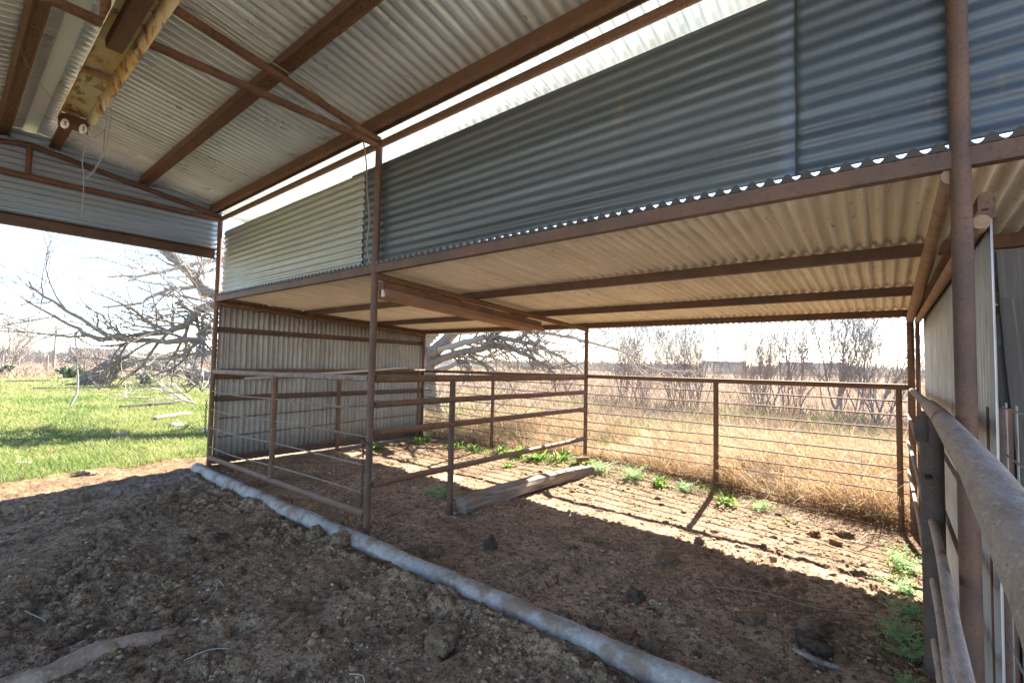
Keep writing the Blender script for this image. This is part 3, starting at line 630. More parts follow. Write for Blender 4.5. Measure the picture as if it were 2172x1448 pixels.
board('narrow pale-edged board standing between the partition wall edge and the wide grey board', (.415, 2.52, .0), (.352, 2.60, 1.60), .035, .07, (0, -1, 0))
board('pale narrow board leaning in front of the wide grey board', (.455, 2.46, .0), (.372, 2.56, 1.78), .04, .03, (-.3, -1, 0))

# ------------------------------------------------------------------ chains, pipes, timber, curbs
def chain(label, top, n, parent_loc=None, tail=0):
    mb = MB(); x, y, z = top; lk = .036; r = .0042
    for i in range(n):
        zc = z-i*.027; pts = []; flat = i % 2
        for k in range(13):
            a = 2*math.pi*k/12; u = .0105*math.cos(a); v = .018*math.sin(a)
            pts.append((x+(u if flat else 0)+random.uniform(-.0006, .0006), y+(0 if flat else u), zc+v))
        mb.tube(pts, r, 6, cap=False)
    return tag(mb.build('chain', STEEL), label, 'chain', 'hanging gate chains')
chain('short dark chain hanging outside the corner post over the grass', (-7.165, YP-.045, .90), 17)
chain('dark chain hanging down the left face of the middle post', (-3.483, YP-.03, .815), 21)
chain('dark chain hanging down the other side of the middle post, beside the partition', (-3.385, YP-.02, .765), 17)
mb = MB(); mb.tube(sag([(-3.50, YP-.02, .83), (-3.475, YP-.045, .80), (-3.43, YP-.045, .79), (-3.39, YP-.03, .775)]), .009, 8); mb.tube(sag([(-3.505, YP-.02, .80), (-3.475, YP-.05, .775), (-3.44, YP-.05, .80)]), .008, 8)
tag(mb.build('chain_loop', STEEL), 'bunched wrap of chain knotted round the middle post', 'chain')
def pvc(label, a, b, r): return tag(MB().tube(sag([a, (Vector(a)+Vector(b))/2+Vector((0, 0, -.006)), b], 4), r, 12).build('pale_pipe', PVC), label, 'pipe', 'pale pipes lying on the end wall girt')
pvc('long pale pipe resting on the end wall girt, its open end near the corner post', (-7.03, 2.72, 1.195), (-7.0, 5.5, 1.36), .022)
pvc('second thin pale pipe lying behind the long one along the end wall', (-7.075, 2.80, 1.26), (-7.07, 5.6, 1.345), .016)
# timber on the ground under the partition
def timber():
    a = Vector((-3.33, 3.36, .045)); b = Vector((-3.08, 5.50, .11)); d = (b-a); L_ = d.length; k = 26; mb = MB()
    nn = 12
    for i in range(k+1):
        t = i/k
        for j in range(nn):
            ang = 2*math.pi*(j+.5)/nn; sx, sz = math.cos(ang), math.sin(ang); q = 4.2
            rr = (abs(sx)**q+abs(sz)**q)**(-1/q); px, pz = sx*rr*.088, sz*rr*.075
            nz = mnoise.noise(Vector((px*14, t*6, pz*14)))*.022+mnoise.noise(Vector((px*45, t*4, pz*45)))*.011
            bend = .018*math.sin(t*3.1+.6)-(.02*max(0, (t-.75)/.25))
            mb.V.append(Vector((px*(1+nz*6)+nz*.3, t*L_+(mnoise.noise(Vector((px*30, pz*30, 2)))*.02 if i in (0, k) else 0), pz*(1+nz*6)+bend)))
    for i in range(k):
        for j in range(nn): mb.f([i*nn+j, (i+1)*nn+j, (i+1)*nn+(j+1) % nn, i*nn+(j+1) % nn])
    mb.f([j for j in range(nn)]); mb.f([k*nn+j for j in range(nn-1, -1, -1)])
    o = mb.build('wooden_timber', WOOD, angle=28); d.normalize(); x = d.cross(Vector((0, 0, 1))).normalized(); z = x.cross(d)
    m = Matrix((x, d, z)).transposed().to_4x4(); m.translation = a; o.matrix_world = m
    tag(o, 'split weathered grey timber lying on the soil under the partition', 'timber')
timber()
mb = MB(); mb.box((-3.18, 5.52, .215), (.17, .09, .055), Matrix.Rotation(.5, 3, 'Z') @ Matrix.Rotation(-.12, 3, 'Y'))
o = mb.build('brick', REDCLOD, smooth=False); bv = o.modifiers.new('edge', 'BEVEL'); bv.width = .012; bv.segments = 3
tag(o, 'red brick chunk lying on the far end of the timber', 'brick')
def curb(name, label, pts, r, m=None):
    P = sag(pts, 10); mb = MB(); mb.tube(P, [r*(1+.05*mnoise.noise(Vector((i*.31, 0, 1)))) for i in range(len(P))], 22)
    for i, v in enumerate(mb.V):
        k = mnoise.noise(v*2.3)*.010+mnoise.noise(v*9)*.006+mnoise.noise(v*24)*.004+mnoise.noise(v*60)*.0022
        mb.V[i] = Vector((v.x, v.y+k*.5, v.z+k))
    return tag(mb.build(name, m or CONC, angle=50), label, 'curb')
curb('concrete_curb', 'long rounded grey concrete curb half buried along the post line', [(-7.02, 2.18, .035), (-6.4, 2.17, .022), (-5.4, 2.19, .015), (-4.3, 2.20, .012), (-3.2, 2.215, .010), (-2.2, 2.225, .012), (-1.2, 2.24, .012), (-.3, 2.25, .010), (1.2, 2.26, .01)], .073)
curb('concrete_curb', 'short pinkish curb stub mostly buried in the manure near the bottom edge', [(-3.13, .02, -.03), (-3.10, .22, -.03), (-3.08, .38, -.04), (-3.12, .55, -.03), (-3.10, .72, -.045), (-3.09, .90, -.09)], .070, mat('earthy_concrete', (.40,.30,.225), .95, 0, [('noise', 6., .4, .62, (.24,.165,.11), .85), ('noise', 60., .5, .66, (.50,.40,.32), .6)], [(60., .8, .008)], spec=.1))

# ------------------------------------------------------------------ clods and stones
def clod(label, x, y, r, m, cat='clod', name='dirt_clod', sq=(1, 1, .75), seed=0, sink=.36):
    r *= 1.05; bm = bmesh.new(); bmesh.ops.create_icosphere(bm, subdivisions=4, radius=1); sv = Vector((seed*3.7, seed*1.3, 5))
    for v in bm.verts:
        p = v.co.copy(); k = .92+.42*mnoise.noise(p*1.25+sv)+.30*mnoise.noise(p*2.9+sv)+.20*mnoise.noise(p*6.5+sv)+.12*mnoise.noise(p*13+sv)
        v.co = Vector((p.x*k*sq[0], p.y*k*sq[1], p.z*k*sq[2]))*r
    me = bpy.data.meshes.new(name); bm.to_mesh(me); bm.free(); me.shade_smooth()
    o = link(name, me, m, loc=(x, y, gz(x, y)+r*sq[2]*(1-2*sink))); o.rotation_euler.z = seed*1.7
    return tag(o, label, cat, 'clods and stones on the soil')
CL = [
 ('black upright clod standing alone on the pen floor in front of the timber', -2.49, 2.86, .062, STONE, (.8,.8,1.15)),
 ('black angular lump on the pen floor nearest the long curb and the lens', -1.25, 2.86, .058, STONE, (1,.85,.9)),
 ('small dark clod in the pen just behind the lone black upright clod', -1.93, 3.50, .04, CLOD, (1,1,.9)),
 ('pointed brown clod in the pen close beyond the curb right of the middle post', -2.72, 2.46, .05, CLOD, (1,.9,.9)),
 ('low crumbly brown clod at the centre of the pen floor', -1.98, 2.86, .04, CLOD, (1.3,1,.6)),
 ('round black clod alone in the middle of the shed floor', -4.38, 1.33, .045, STONE, (1.1,1,.8)),
 ('dark flat clod touching the round black one on the shed floor', -4.27, 1.50, .06, STONE, (1.5,1,.5)),
 ('olive brown clod on the shed floor toward the grass, front one of two', -4.62, .84, .065, CLOD, (1.3,1,.6)),
 ('olive brown clod on the shed floor toward the grass, rear one of two', -4.86, .92, .06, CLOD, (1.2,1,.7)),
 ('big shaggy clod near the shadow edge by the lawn', -6.35, .93, .09, CLOD, (1.3,1,.6)),
 ('dark shaggy mound on the shed floor below the gable end', -5.8, 1.55, .085, CLOD, (1.6,1,.5)),
 ('brown clod pressed against the curb at the foot of the middle post', -3.42, 2.10, .075, CLOD, (1.1,.9,.9)),
 ('dark tilted clod on the shed side of the curb beside that foot clod', -3.72, 2.04, .065, CLOD, (1,1,1)),
 ('large fibrous clod on the shed floor between the curb and the bottom edge', -1.85, 1.74, .085, CLOD, (1.25,1,.75)),
 ('brown clod against the shed side of the curb midway to the bottom edge', -2.38, 2.02, .055, CLOD, (1.2,1,.8)),
 ('first of three dark clods lined up just behind the curb, the farthest', -1.30, 2.42, .04, CLOD, (1,1,.9)),
 ('second of three dark clods lined up just behind the curb, reddish', -1.13, 2.46, .045, REDCLOD, (1.1,1,.8)),
 ('third of three dark clods behind the curb, the one nearest the lens', -.98, 2.44, .055, CLOD, (1.2,1,.8)),
 ('reddish brown mound of loosened dirt behind the grey bone on the pen floor', -.34, 3.22, .075, CLOD, (1.3,1,.6)),
 ('large dark boulder-like clod touching the grey bone', -.31, 3.02, .072, STONE, (1.15,1,.8)),
 ('low brown clod beside the boulder-like clod in the near pen', -.62, 3.10, .06, CLOD, (1.4,1,.5)),
 ('dark rounded clod lying in the sunlit strip by the back fence', -.30, 5.34, .055, CLOD, (1.3,1,.8)),
 ('red clay clod in the sunlit strip, left of the dark rounded one', -.52, 5.12, .05, REDCLOD, (1.3,1,.7)),
 ('small red clay clod at the end of the red clay pile', -.36, 5.0, .042, REDCLOD, (1.2,1,.7)),
 ('low brown clod heap in mid pen, left of the near black lump', -1.30, 3.55, .075, CLOD, (1.7,1,.5)),
 ('dark clod in the pen on the shaded side of the shadow line', -1.24, 4.12, .04, CLOD, (1,1,.9)),
 ('small red pebble stone lying in the sun before the back fence', -1.98, 5.1, .03, REDCLOD, (1,1,.8)),
 ('dark clod lying inside the far pen behind the thin rods', -5.55, 4.4, .06, CLOD, (1.3,1,.6)),
]
for i, (lb, x, y, r, m, sq) in enumerate(CL): clod(lb, x, y, r, m, sq=sq, seed=i+1)
mb = MB(); mb.tube(sag([(-.385, 2.86, gz(-.385, 2.86)+.045), (-.33, 2.855, gz(-.33, 2.86)+.04), (-.27, 2.88, gz(-.27, 2.88)+.025), (-.2, 2.93, gz(-.2, 2.93)+.0)]), [.012]*7+[.015]*6+[.012]*6, 10)
tag(mb.build('bone', CONC), 'smooth grey bone end poking out of the pen floor', 'bone')
def twig(label, pts, r, m=TWIG, cat='twig'): return tag(MB().tube(sag([(x, y, gz(x, y)+dz) for x, y, dz in pts]), r, 6).build('fallen_twig', m), label, cat, 'fallen twigs on the soil')
PALE = mat('pale_root', (.40,.36,.32), .85, 0, [('noise', 40., .4, .7, (.22,.18,.15), .8)])
twig('white forked root lying in mid shed floor', [(-3.25, 1.10, .015), (-3.32, 1.17, .05), (-3.38, 1.19, .07), (-3.33, 1.22, .02)], .0024, PALE)
twig('thin pale stem stretched along the near pen floor', [(-.9, 3.3, .02), (-.65, 3.45, .03), (-.35, 3.48, .025), (-.1, 3.6, .02)], .0018, PALE)
twig('bent tan stick in the sunlit strip near the corner of the back fence', [(-.28, 5.05, .02), (-.2, 5.0, .05), (-.12, 5.3, .09), (.02, 5.5, .05)], .006)
twig('curved pale stick at the picture edge of the shed floor', [(-3.9, .38, .02), (-3.8, .42, .04), (-3.72, .45, .015)], .0024, PALE)
twig('short pale stick on the shed floor near the bottom edge', [(-1.98, 1.28, .015), (-1.9, 1.3, .03), (-1.83, 1.27, .01)], .0024, PALE)
twig('straight straw-pale stick near the buried curb stub', [(-2.72, .83, .02), (-2.66, .92, .03), (-2.62, 1.0, .02)], .002, PALE)

# ------------------------------------------------------------------ weeds
def leaf_mesh(kind, seed):
    r = random.Random(seed); mb = MB()
    if kind == 'broad':
        for i in range(34):
            a = r.uniform(0, 6.28); el = r.uniform(.25, 1.35); L_ = r.uniform(.07, .17); wd = L_*r.uniform(.16, .26)
            o = Vector((r.gauss(0, .035), r.gauss(0, .035), 0)); pts = []
            for k in range(5):
                t = k/4; e = el-.9*t; pts.append((o.copy(), [.25, .9, 1, .7, .03][k]*wd/2)); o = o+Vector((math.cos(a)*math.cos(e), math.sin(a)*math.cos(e), math.sin(e)))*L_/4
            sd = Vector((-math.sin(a), math.cos(a), 0)); b = len(mb.V)
            for p, ww in pts: mb.V += [p+sd*ww+Vector((0, 0, ww*.35)), p, p-sd*ww+Vector((0, 0, ww*.35))]
            for k in range(4):
                q = b+k*3; mb.f([q, q+1, q+4, q+3]); mb.f([q+1, q+2, q+5, q+4])
    else:
        for i in range(26):
            a = r.uniform(0, 6.28); el = r.uniform(.5, 1.4); L_ = r.uniform(.08, .19); o = Vector((r.gauss(0, .03), r.gauss(0, .03), 0)); prev = o
            for k in range(8):
                e = el-.8*k/8; nx_ = o+Vector((math.cos(a)*math.cos(e), math.sin(a)*math.cos(e), math.sin(e)))*L_/8
                for sd in (-1, 1):
                    b_ = a+sd*r.uniform(.7, 1.2); l2 = .034*(1-k/10)*r.uniform(.6, 1.2); tip = nx_+Vector((math.cos(b_), math.sin(b_), r.uniform(.0, .7)))*l2
                    for q in range(4):
                        c = nx_.lerp(tip, (q+.6)/4); w2 = .0065*r.uniform(.7, 1.2); th = r.uniform(0, 6.28); u = Vector((math.cos(th), math.sin(th), r.uniform(-.4, .8)))*w2; v_ = Vector((-math.sin(th), math.cos(th), r.uniform(-.4, .8)))*w2*.55
                        z = len(mb.V); mb.V += [c-u, c+v_, c+u, c-v_]; mb.f([z, z+1, z+2, z+3])
                b = len(mb.V); mb.V += [o+Vector((.0015, 0, 0)), o-Vector((.0015, 0, 0)), nx_-Vector((.001, 0, 0)), nx_+Vector((.001, 0, 0))]; mb.f([b, b+1, b+2, b+3]); o = nx_
    me = bpy.data.meshes.new('weed'); me.from_pydata([tuple(v) for v in mb.V], [], mb.F); me.update(); me.materials.append(LEAF if kind == 'broad' else FERN)
    return me
LM = {('broad', i): leaf_mesh('broad', i) for i in range(4)}; LM.update({('fern', i): leaf_mesh('fern', 50+i) for i in range(4)})
def weed(kind, label, x, y, s, i):
    o = bpy.data.objects.new('broadleaf_weed' if kind == 'broad' else 'ferny_weed', LM[(kind, i % 4)]); COL.objects.link(o)
    o.location = (x, y, gz(x, y)-.005); s *= 1.12 if kind == 'broad' else (.88 if x > -.5 else 1.15); o.scale = (s, s, s*random.uniform(.85, 1.1)); o.rotation_euler.z = random.uniform(0, 6.28)
    tag(o, label, 'weed', 'green weeds growing in the pens')
WD = [('broad', 'single bright weed at the foot of the end wall inside the far pen', -6.66, 4.67, .9), ('broad', 'bright weed under the end of the end wall, beside the back corner post', -6.55, 5.5, 1.0),
 ('broad', 'smaller weed against the back corner post of the far pen', -6.75, 5.85, .9), ('broad', 'weed at the far pen fence foot, left of the far fence post', -5.75, 5.62, 1.1),
 ('broad', 'weed touching the far fence post in the far pen', -5.40, 5.74, 1.1), ('broad', 'weed right of the far fence post under the rods', -4.85, 5.78, 1.2),
 ('broad', 'tall leafy weed in the middle of the green row beyond the partition', -4.45, 5.72, 1.25), ('broad', 'thick leafy weed in the green row nearer the partition post', -4.05, 5.68, 1.35),
 ('broad', 'leafy weed at the foot of the post where partition meets back fence', -3.70, 5.80, 1.3), ('broad', 'weed behind the far end of the timber', -3.35, 5.75, 1.2),
 ('broad', 'small weed standing apart in the sun before the green row', -4.15, 5.10, .7), ('fern', 'low weed right of the timber end along the rods', -2.95, 5.62, 1.1),
 ('fern', 'light green weed midway between timber end and sunlit fence post', -2.52, 5.66, 1.2), ('broad', 'leafy weed left of the sunlit fence post', -2.15, 5.58, 1.0),
 ('fern', 'spreading weed close left of the sunlit fence post', -1.85, 5.62, 1.0), ('broad', 'upright leafy weed at the shadow end of the sunlit fence post', -1.36, 5.52, .9),
 ('fern', 'little weed right of the sunlit fence post', -1.06, 5.58, .75), ('fern', 'sunlit yellow-green ferny weed at the foot of the thick fence', .10, 4.72, 1.35),
 ('fern', 'dull ferny weed in the shade next after the sunlit one', .08, 4.22, 1.05), ('fern', 'round mint green ferny weed third along the thick fence', .09, 3.82, .95),
 ('fern', 'tall feathery weed fourth along the thick fence', .06, 3.44, 1.05), ('fern', 'feathery weed close by the big fence post', .10, 3.28, .9), ('fern', 'tiny ferny weed at the bottom edge beside the post collar', .075, 2.98, .6),
 ('fern', 'grey-green weed alone in the shade by the partition middle post', -3.85, 3.62, 1.0), ('fern', 'tiny grey-green weed left of the shaded partition weed', -4.03, 3.58, .6)]
for i, (k_, lb, x, y, s) in enumerate(WD): weed(k_, lb, x, y, s, i)

# ------------------------------------------------------------------ grass
def grass_patch(name, label, xs, ys, h, wd, lean, col, m, seg=3, curl=.8, detail=True):
    n = len(xs); z = ground_z(xs, ys)-.01; a = rng.uniform(0, 2*np.pi, n)
    d0 = np.stack([np.cos(a)*.35, np.sin(a)*.35, np.ones(n)], -1)+lean*.4
    d1 = np.stack([np.cos(a)*curl, np.sin(a)*curl, np.full(n, .55)], -1)+lean
    d0 /= np.linalg.norm(d0, axis=1, keepdims=True); d1 /= np.linalg.norm(d1, axis=1, keepdims=True)
    V, F, C = ribbons(np.stack([xs, ys, z], -1), d0, d1, h, wd, col, seg)
    return tag(link(name, np_mesh(name, V, F, 4, C), m), label, kind='stuff')
def lawn():
    n = 150000; r = 7.0*np.exp(rng.random(n)*math.log(45/7.0)); th = rng.uniform(math.radians(86), math.radians(121), n)   # bearing from +y toward -x
    th = math.radians(-90)+th; xs = -r*np.cos(th); ys = -r*np.sin(th)
    xs = -r*np.cos(np.radians(rng.uniform(-24, 20, n))); ys = r*np.sin(np.radians(rng.uniform(-8, 21, n)))
    edge = -7.85+.45*fbm(ys/.7, xs*0, 3, 501)+.35*fbm(xs/.25, ys/.25, 2, 503)
    ok = (xs < edge); xs, ys, r = xs[ok], ys[ok], r[ok]; n = len(xs)
    p = fbm(xs/3.2, ys/1.5, 3, 511); q = fbm(xs/.8, ys/.8, 2, 521)
    g = np.array((.15,.235,.052)); g2 = np.array((.25,.30,.085)); st = np.array((.42,.37,.20)); dk = np.array((.06,.13,.033))
    t = np.clip(.5+p*1.2+rng.normal(0, .25, n), 0, 1)[:, None]; col = g*(1-t)+g2*t
    s_ = ((rng.random(n) < .14+.35*np.clip(q, 0, 1)+sst(20, 40, r)*.25))[:, None]; col = np.where(s_, st*rng.uniform(.7, 1.1, (n, 1)), col)
    d_ = (np.clip(p*-1.3-.1, 0, .7)*(rng.random(n) < .7))[:, None]; col = col*(1-d_)+dk*d_
    h = rng.uniform(.035, .10, n)*(1+.8*np.clip(q+.1, 0, 1))*(1+np.clip(-p, 0, .6)); wd = np.maximum(.0035, .0009*r)
    grass_patch('lawn_grass', 'bright green lawn grass beyond the open end of the barn', xs, ys, h, wd, np.zeros((n, 3)), col*rng.uniform(.75, 1.2, (n, 1)), BLADE)
lawn()
def dry_grass():
    n = 92000; xs = rng.uniform(-8.5, 3.2, n); ys = 6.14+rng.random(n)**1.15*4.9
    dens = np.clip(.42+1.0*fbm(xs/.7, ys/.7, 3, 601)+.35*sst(-4.5, -1.5, xs), .05, 1)*(1-.75*sst(8.6, 10.8, ys))
    ok = rng.random(n) < dens; xs, ys = xs[ok], ys[ok]; n = len(xs)
    tall = np.clip(.62+.8*fbm(xs/1.0, ys/1.0, 2, 611)+.30*sst(-3, -1, xs), .25, 1.25); h = rng.uniform(.35, 1.05, n)*tall*(1-.3*sst(8.8, 10.8, ys))
    px, py = perlin(xs/.8, ys/.8, 621), perlin(xs/.8+9, ys/.8, 622)
    lean = np.stack([-.75+1.1*px+rng.normal(0, .38, n), -.45+1.0*py+rng.normal(0, .38, n), -.55+rng.normal(0, .25, n)], -1)
    c1 = np.array((.40,.22,.085)); c2 = np.array((.62,.46,.26)); t = np.clip(.45+.8*fbm(xs/.5, ys/.5, 2, 615)+rng.normal(0, .3, n), 0, 1)[:, None]; col = (c1*(1-t)+c2*t)*rng.uniform(.45, 1.15, (n, 1))
    old = (rng.random(n) < .22)[:, None]; col = np.where(old, np.array((.30,.235,.17))*rng.uniform(.5, 1.1, (n, 1)), col)
    grass_patch('dry_grass', 'tall matted straw-coloured dry grass behind the back fence', xs, ys, h, rng.uniform(.004, .0105, n), lean, col, STRAW, 4, .9)
    n = 25000; xs = rng.uniform(-15, 3, n); ys = rng.uniform(6.4, 17, n); pn = fbm(xs/2.3, ys/2.3, 2, 631)+.45*np.exp(-((xs+3.2)/3.0)**2-((ys-10.5)/3.5)**2)-.25*(ys < 8)*(xs > -2)
    ok = pn > .06; xs, ys = xs[ok], ys[ok]; n = len(xs); d = np.hypot(xs, ys)
    grass_patch('green_undergrowth', 'fresh green grass among the dry stems', xs, ys, rng.uniform(.12, .36, n), np.maximum(.005, .0009*d), np.zeros((n, 3)), np.array((.25,.31,.09))*rng.uniform(.7, 1.4, (n, 1)), BLADE, 3)
dry_grass()
def low_weeds():
    n = 5200; xs = np.concatenate([rng.uniform(-5.9, -.7, n), rng.normal(.08, .06, 130)]); ys = np.concatenate([6.02-np.abs(rng.normal(0, .30, n)), rng.uniform(4.3, 5.4, 130)])
    pn = fbm(xs/.45, ys/.45, 3, 701)+.25*np.exp(-((xs+4.0)/.8)**2)-.05; pn[n:] = 1; ok = pn > .16; xs, ys = xs[ok], ys[ok]; m = len(xs)
    grass_patch('weed_carpet', 'low green seedlings spreading along the fence foot', xs, ys, rng.uniform(.02, .085, m), rng.uniform(.006, .016, m), np.zeros((m, 3)), np.array((.24,.36,.075))*rng.uniform(.6, 1.25, (m, 1)), BLADE, 3, 1.3)
    n = 2600; xs = rng.uniform(-6.6, .15, n); ys = 6.05-np.abs(rng.normal(0, .35, n)); a = rng.uniform(0, 6.28, n); z = ground_z(xs, ys)+.008
    d0 = np.stack([np.cos(a), np.sin(a), rng.uniform(0, .35, n)], -1); d1 = np.stack([np.cos(a+.5), np.sin(a+.5), rng.uniform(-.4, .05, n)], -1)
    V, F, C = ribbons(np.stack([xs, ys, z], -1), d0, d1, rng.uniform(.05, .28, n), rng.uniform(.002, .005, n), np.array((.50,.37,.21))*rng.uniform(.5, 1.1, (n, 1)), 3)
    tag(link('fallen_straw', np_mesh('fallen_straw', V, F, 4, C), STRAW), 'broken dry stems fallen along the foot of the back fence', kind='stuff')
low_weeds()
def field():
    n = 90000; r = 10.0*np.exp(rng.random(n)*math.log(16)); th = np.radians(rng.uniform(-16, 100, n)); xs = -r*np.sin(th); ys = r*np.cos(th)
    ok = ((ys > 9.5) | ((xs < -36) & (ys > -10) & (xs < -38-.4*ys))); xs, ys, r = xs[ok], ys[ok], r[ok]; n = len(xs)
    p = fbm(xs/5, ys/5, 2, 641); t = np.clip(.5+p+rng.normal(0, .25, n), 0, 1)[:, None]
    col = (np.array((.29,.20,.14))*(1-t)+np.array((.38,.28,.205))*t)*rng.uniform(.5, 1.1, (n, 1))
    lean = np.stack([rng.normal(-.2, .4, n), rng.normal(0, .4, n), np.zeros(n)], -1)
    grass_patch('field_grass', 'pale pinkish dry field grass reaching to the horizon', xs, ys, rng.uniform(.25, .7, n)*np.clip(1.2-r/200, .5, 1), np.maximum(.006, .0012*r), lean, col, STRAW, 2, .7)
field()

# ------------------------------------------------------------------ trees
def grow(mb, p, d, L_, r, depth, R_, up=.12, n=5, spread=.75, kink=.22, ratio=.62, minr=.002, kids=(2, 4), minz=.12):
    """one wandering limb with side limbs"""
    pts = [p.copy()]; rs = [r]; d = d.normalized(); seg = L_/n; c = p.copy(); dirs = []
    for i in range(n):
        d = (d+Vector((R_.gauss(0, kink), R_.gauss(0, kink), R_.gauss(0, kink)+up*.5))).normalized()
        c = c+d*seg
        if c.z < minz: c.z = max(c.z, minz-.1); d.z = abs(d.z)*.5+.1
        pts.append(c.copy()); rs.append(max(minr, r*(1-.72*(i+1)/n))); dirs.append(d.copy())
    mb.tube(pts, rs, 7 if r > .03 else 5 if r > .012 else 3, cap=False)
    if depth <= 0: return
    for k in range(R_.randint(*kids)):
        i = R_.randint(1, n); b = pts[i]; dd = dirs[min(i, n-1)]
        ax = dd.orthogonal().normalized(); ax.rotate(Matrix.Rotation(R_.uniform(0, 6.28), 3, dd))
        nd = (dd+ax*R_.uniform(.45, 1.0)*spread+Vector((0, 0, up))).normalized()
        grow(mb, b, nd, L_*ratio*R_.uniform(.7, 1.15), max(minr, rs[i]*.72), depth-1, R_, up, max(3, n-1), spread, kink*1.1, ratio, minr, kids, minz)
def limb_tree(mb, pts, r0, r1, R_, sub=12, depth=2, L_=1.6, up=.05, spread=.9, minr=.0034, start=.15):
    P = sag(pts, 4); k = len(P); rs = [r0+(r1-r0)*(i/(k-1)) for i in range(k)]
    P = [p+Vector((R_.gauss(0, .02), R_.gauss(0, .02), R_.gauss(0, .02))) for p in P]
    mb.tube(P, rs, 9)
    for q in range(sub):
        i = R_.randint(int(k*start), k-2); d = (P[i+1]-P[i]).normalized()
        ax = d.orthogonal().normalized(); ax.rotate(Matrix.Rotation(R_.uniform(0, 6.28), 3, d))
        grow(mb, P[i], (d*.8+ax*R_.uniform(.4, .9)+Vector((0, 0, up))), L_*R_.uniform(.6, 1.2), min(rs[i]*.55, .035), depth, R_, up, 6, spread, .2, .62, minr, (3, 5), .85)
R_ = random.Random(5)
tree = thing('mesquite_tree', 'big leaning bare mesquite tree sprawling its limbs behind the end wall', 'tree')
tm = MB(); tm.tube(sag([(-9.1, 8.3, -.2), (-9.2, 8.05, .6), (-9.22, 8.0, 1.25), (-9.28, 7.7, 2.0), (-9.7, 7.0, 2.7)], 4), [.27, .26, .25, .24, .23, .22, .21, .20, .20, .19, .19, .18, .18, .17, .17, .16, .15][:17], 14)
LM_ = MB(); TW = MB()
for pts, a, b, sub, L_ in (
   ([(-9.5, 7.4, 2.4), (-10.3, 6.4, 2.75), (-11.4, 5.2, 2.85), (-12.4, 4.05, 2.97), (-12.9, 3.63, 3.52), (-13.6, 3.27, 4.12), (-14.6, 2.9, 4.9)], .17, .09, 8, 1.7),
   ([(-9.6, 7.2, 2.2), (-10.8, 5.4, 2.30), (-11.9, 3.9, 2.70), (-11.85, 3.3, 2.15), (-12.4, 2.85, 1.95), (-13.2, 2.2, 1.85), (-14.1, 1.75, 2.15), (-15.2, 1.1, 2.8)], .11, .02, 22, 1.6),
   ([(-9.4, 7.6, 1.7), (-10.8, 5.4, 2.15), (-11.86, 3.9, 2.10), (-11.6, 3.5, 1.86), (-12.05, 2.86, 1.80), (-12.6, 2.2, 1.9), (-13.5, 1.45, 2.55), (-14.2, 1.1, 3.0)], .10, .018, 22, 1.5),
   ([(-9.8, 6.9, 2.5), (-11.3, 5.6, 2.79), (-13.0, 4.2, 2.86), (-12.9, 3.9, 3.14), (-13.2, 3.4, 3.1), (-13.8, 2.95, 2.77), (-14.5, 2.4, 2.6)], .09, .02, 14, 1.4),
   ([(-9.5, 7.3, 1.5), (-10.7, 5.8, 1.6), (-11.4, 4.6, 1.75), (-12.2, 3.6, 1.55), (-13.1, 2.7, 1.35), (-13.9, 2.1, 1.4)], .08, .015, 18, 1.4),
   ([(-9.7, 7.0, 2.6), (-11.0, 5.8, 3.4), (-12.0, 4.9, 3.9), (-13.1, 4.0, 3.85), (-14.2, 3.2, 3.5), (-15.4, 2.6, 3.5)], .09, .018, 16, 1.5)):
    limb_tree(TW if a < .1 else LM_, pts, a, b, R_, int(sub*1.12), 2, L_*1.12)
for pts, a, b, sub, L_ in (
   ([(-9.26, 7.96, 1.56), (-8.87, 8.0, 1.86), (-8.39, 8.11, 2.22), (-7.93, 8.21, 2.51), (-7.3, 8.4, 2.9), (-6.6, 8.8, 3.4)], .19, .08, 9, 1.5),
   ([(-8.87, 8.0, 1.75), (-8.07, 8.12, 1.98), (-7.26, 8.52, 2.10), (-6.52, 8.87, 1.94), (-5.8, 9.21, 1.61), (-5.3, 9.33, 1.19)], .095, .02, 18, 1.2),
   ([(-9.17, 8.04, 1.40), (-8.35, 8.17, 1.69), (-7.5, 8.46, 1.87), (-6.87, 8.59, 1.82), (-6.23, 8.86, 1.49), (-5.8, 8.92, 1.1)], .11, .02, 18, 1.2),
   ([(-9.12, 8.08, 1.20), (-8.17, 8.33, 1.51), (-7.67, 8.48, 1.41), (-7.18, 8.63, 1.13), (-6.7, 8.7, .6)], .07, .015, 14, 1.0),
   ([(-8.39, 8.11, 2.22), (-7.41, 8.51, 2.30), (-6.6, 8.78, 2.26), (-5.79, 9.18, 2.13), (-4.97, 9.48, 1.92), (-4.2, 9.87, 1.59)], .07, .015, 18, 1.3),
   ([(-7.6, 8.3, 2.7), (-6.7, 8.7, 2.75), (-5.6, 9.2, 2.5), (-4.9, 9.6, 2.2)], .05, .012, 14, 1.3)):
    limb_tree(LM_ if a > .1 else TW, pts, a, b, R_, int(sub*1.35), 2, L_)
tm.build('trunk', BARK, tree); LM_.build('main_limb', BARK, tree, angle=80)
cr = TW.build('branch_crown', TWIG, tree, angle=80); 

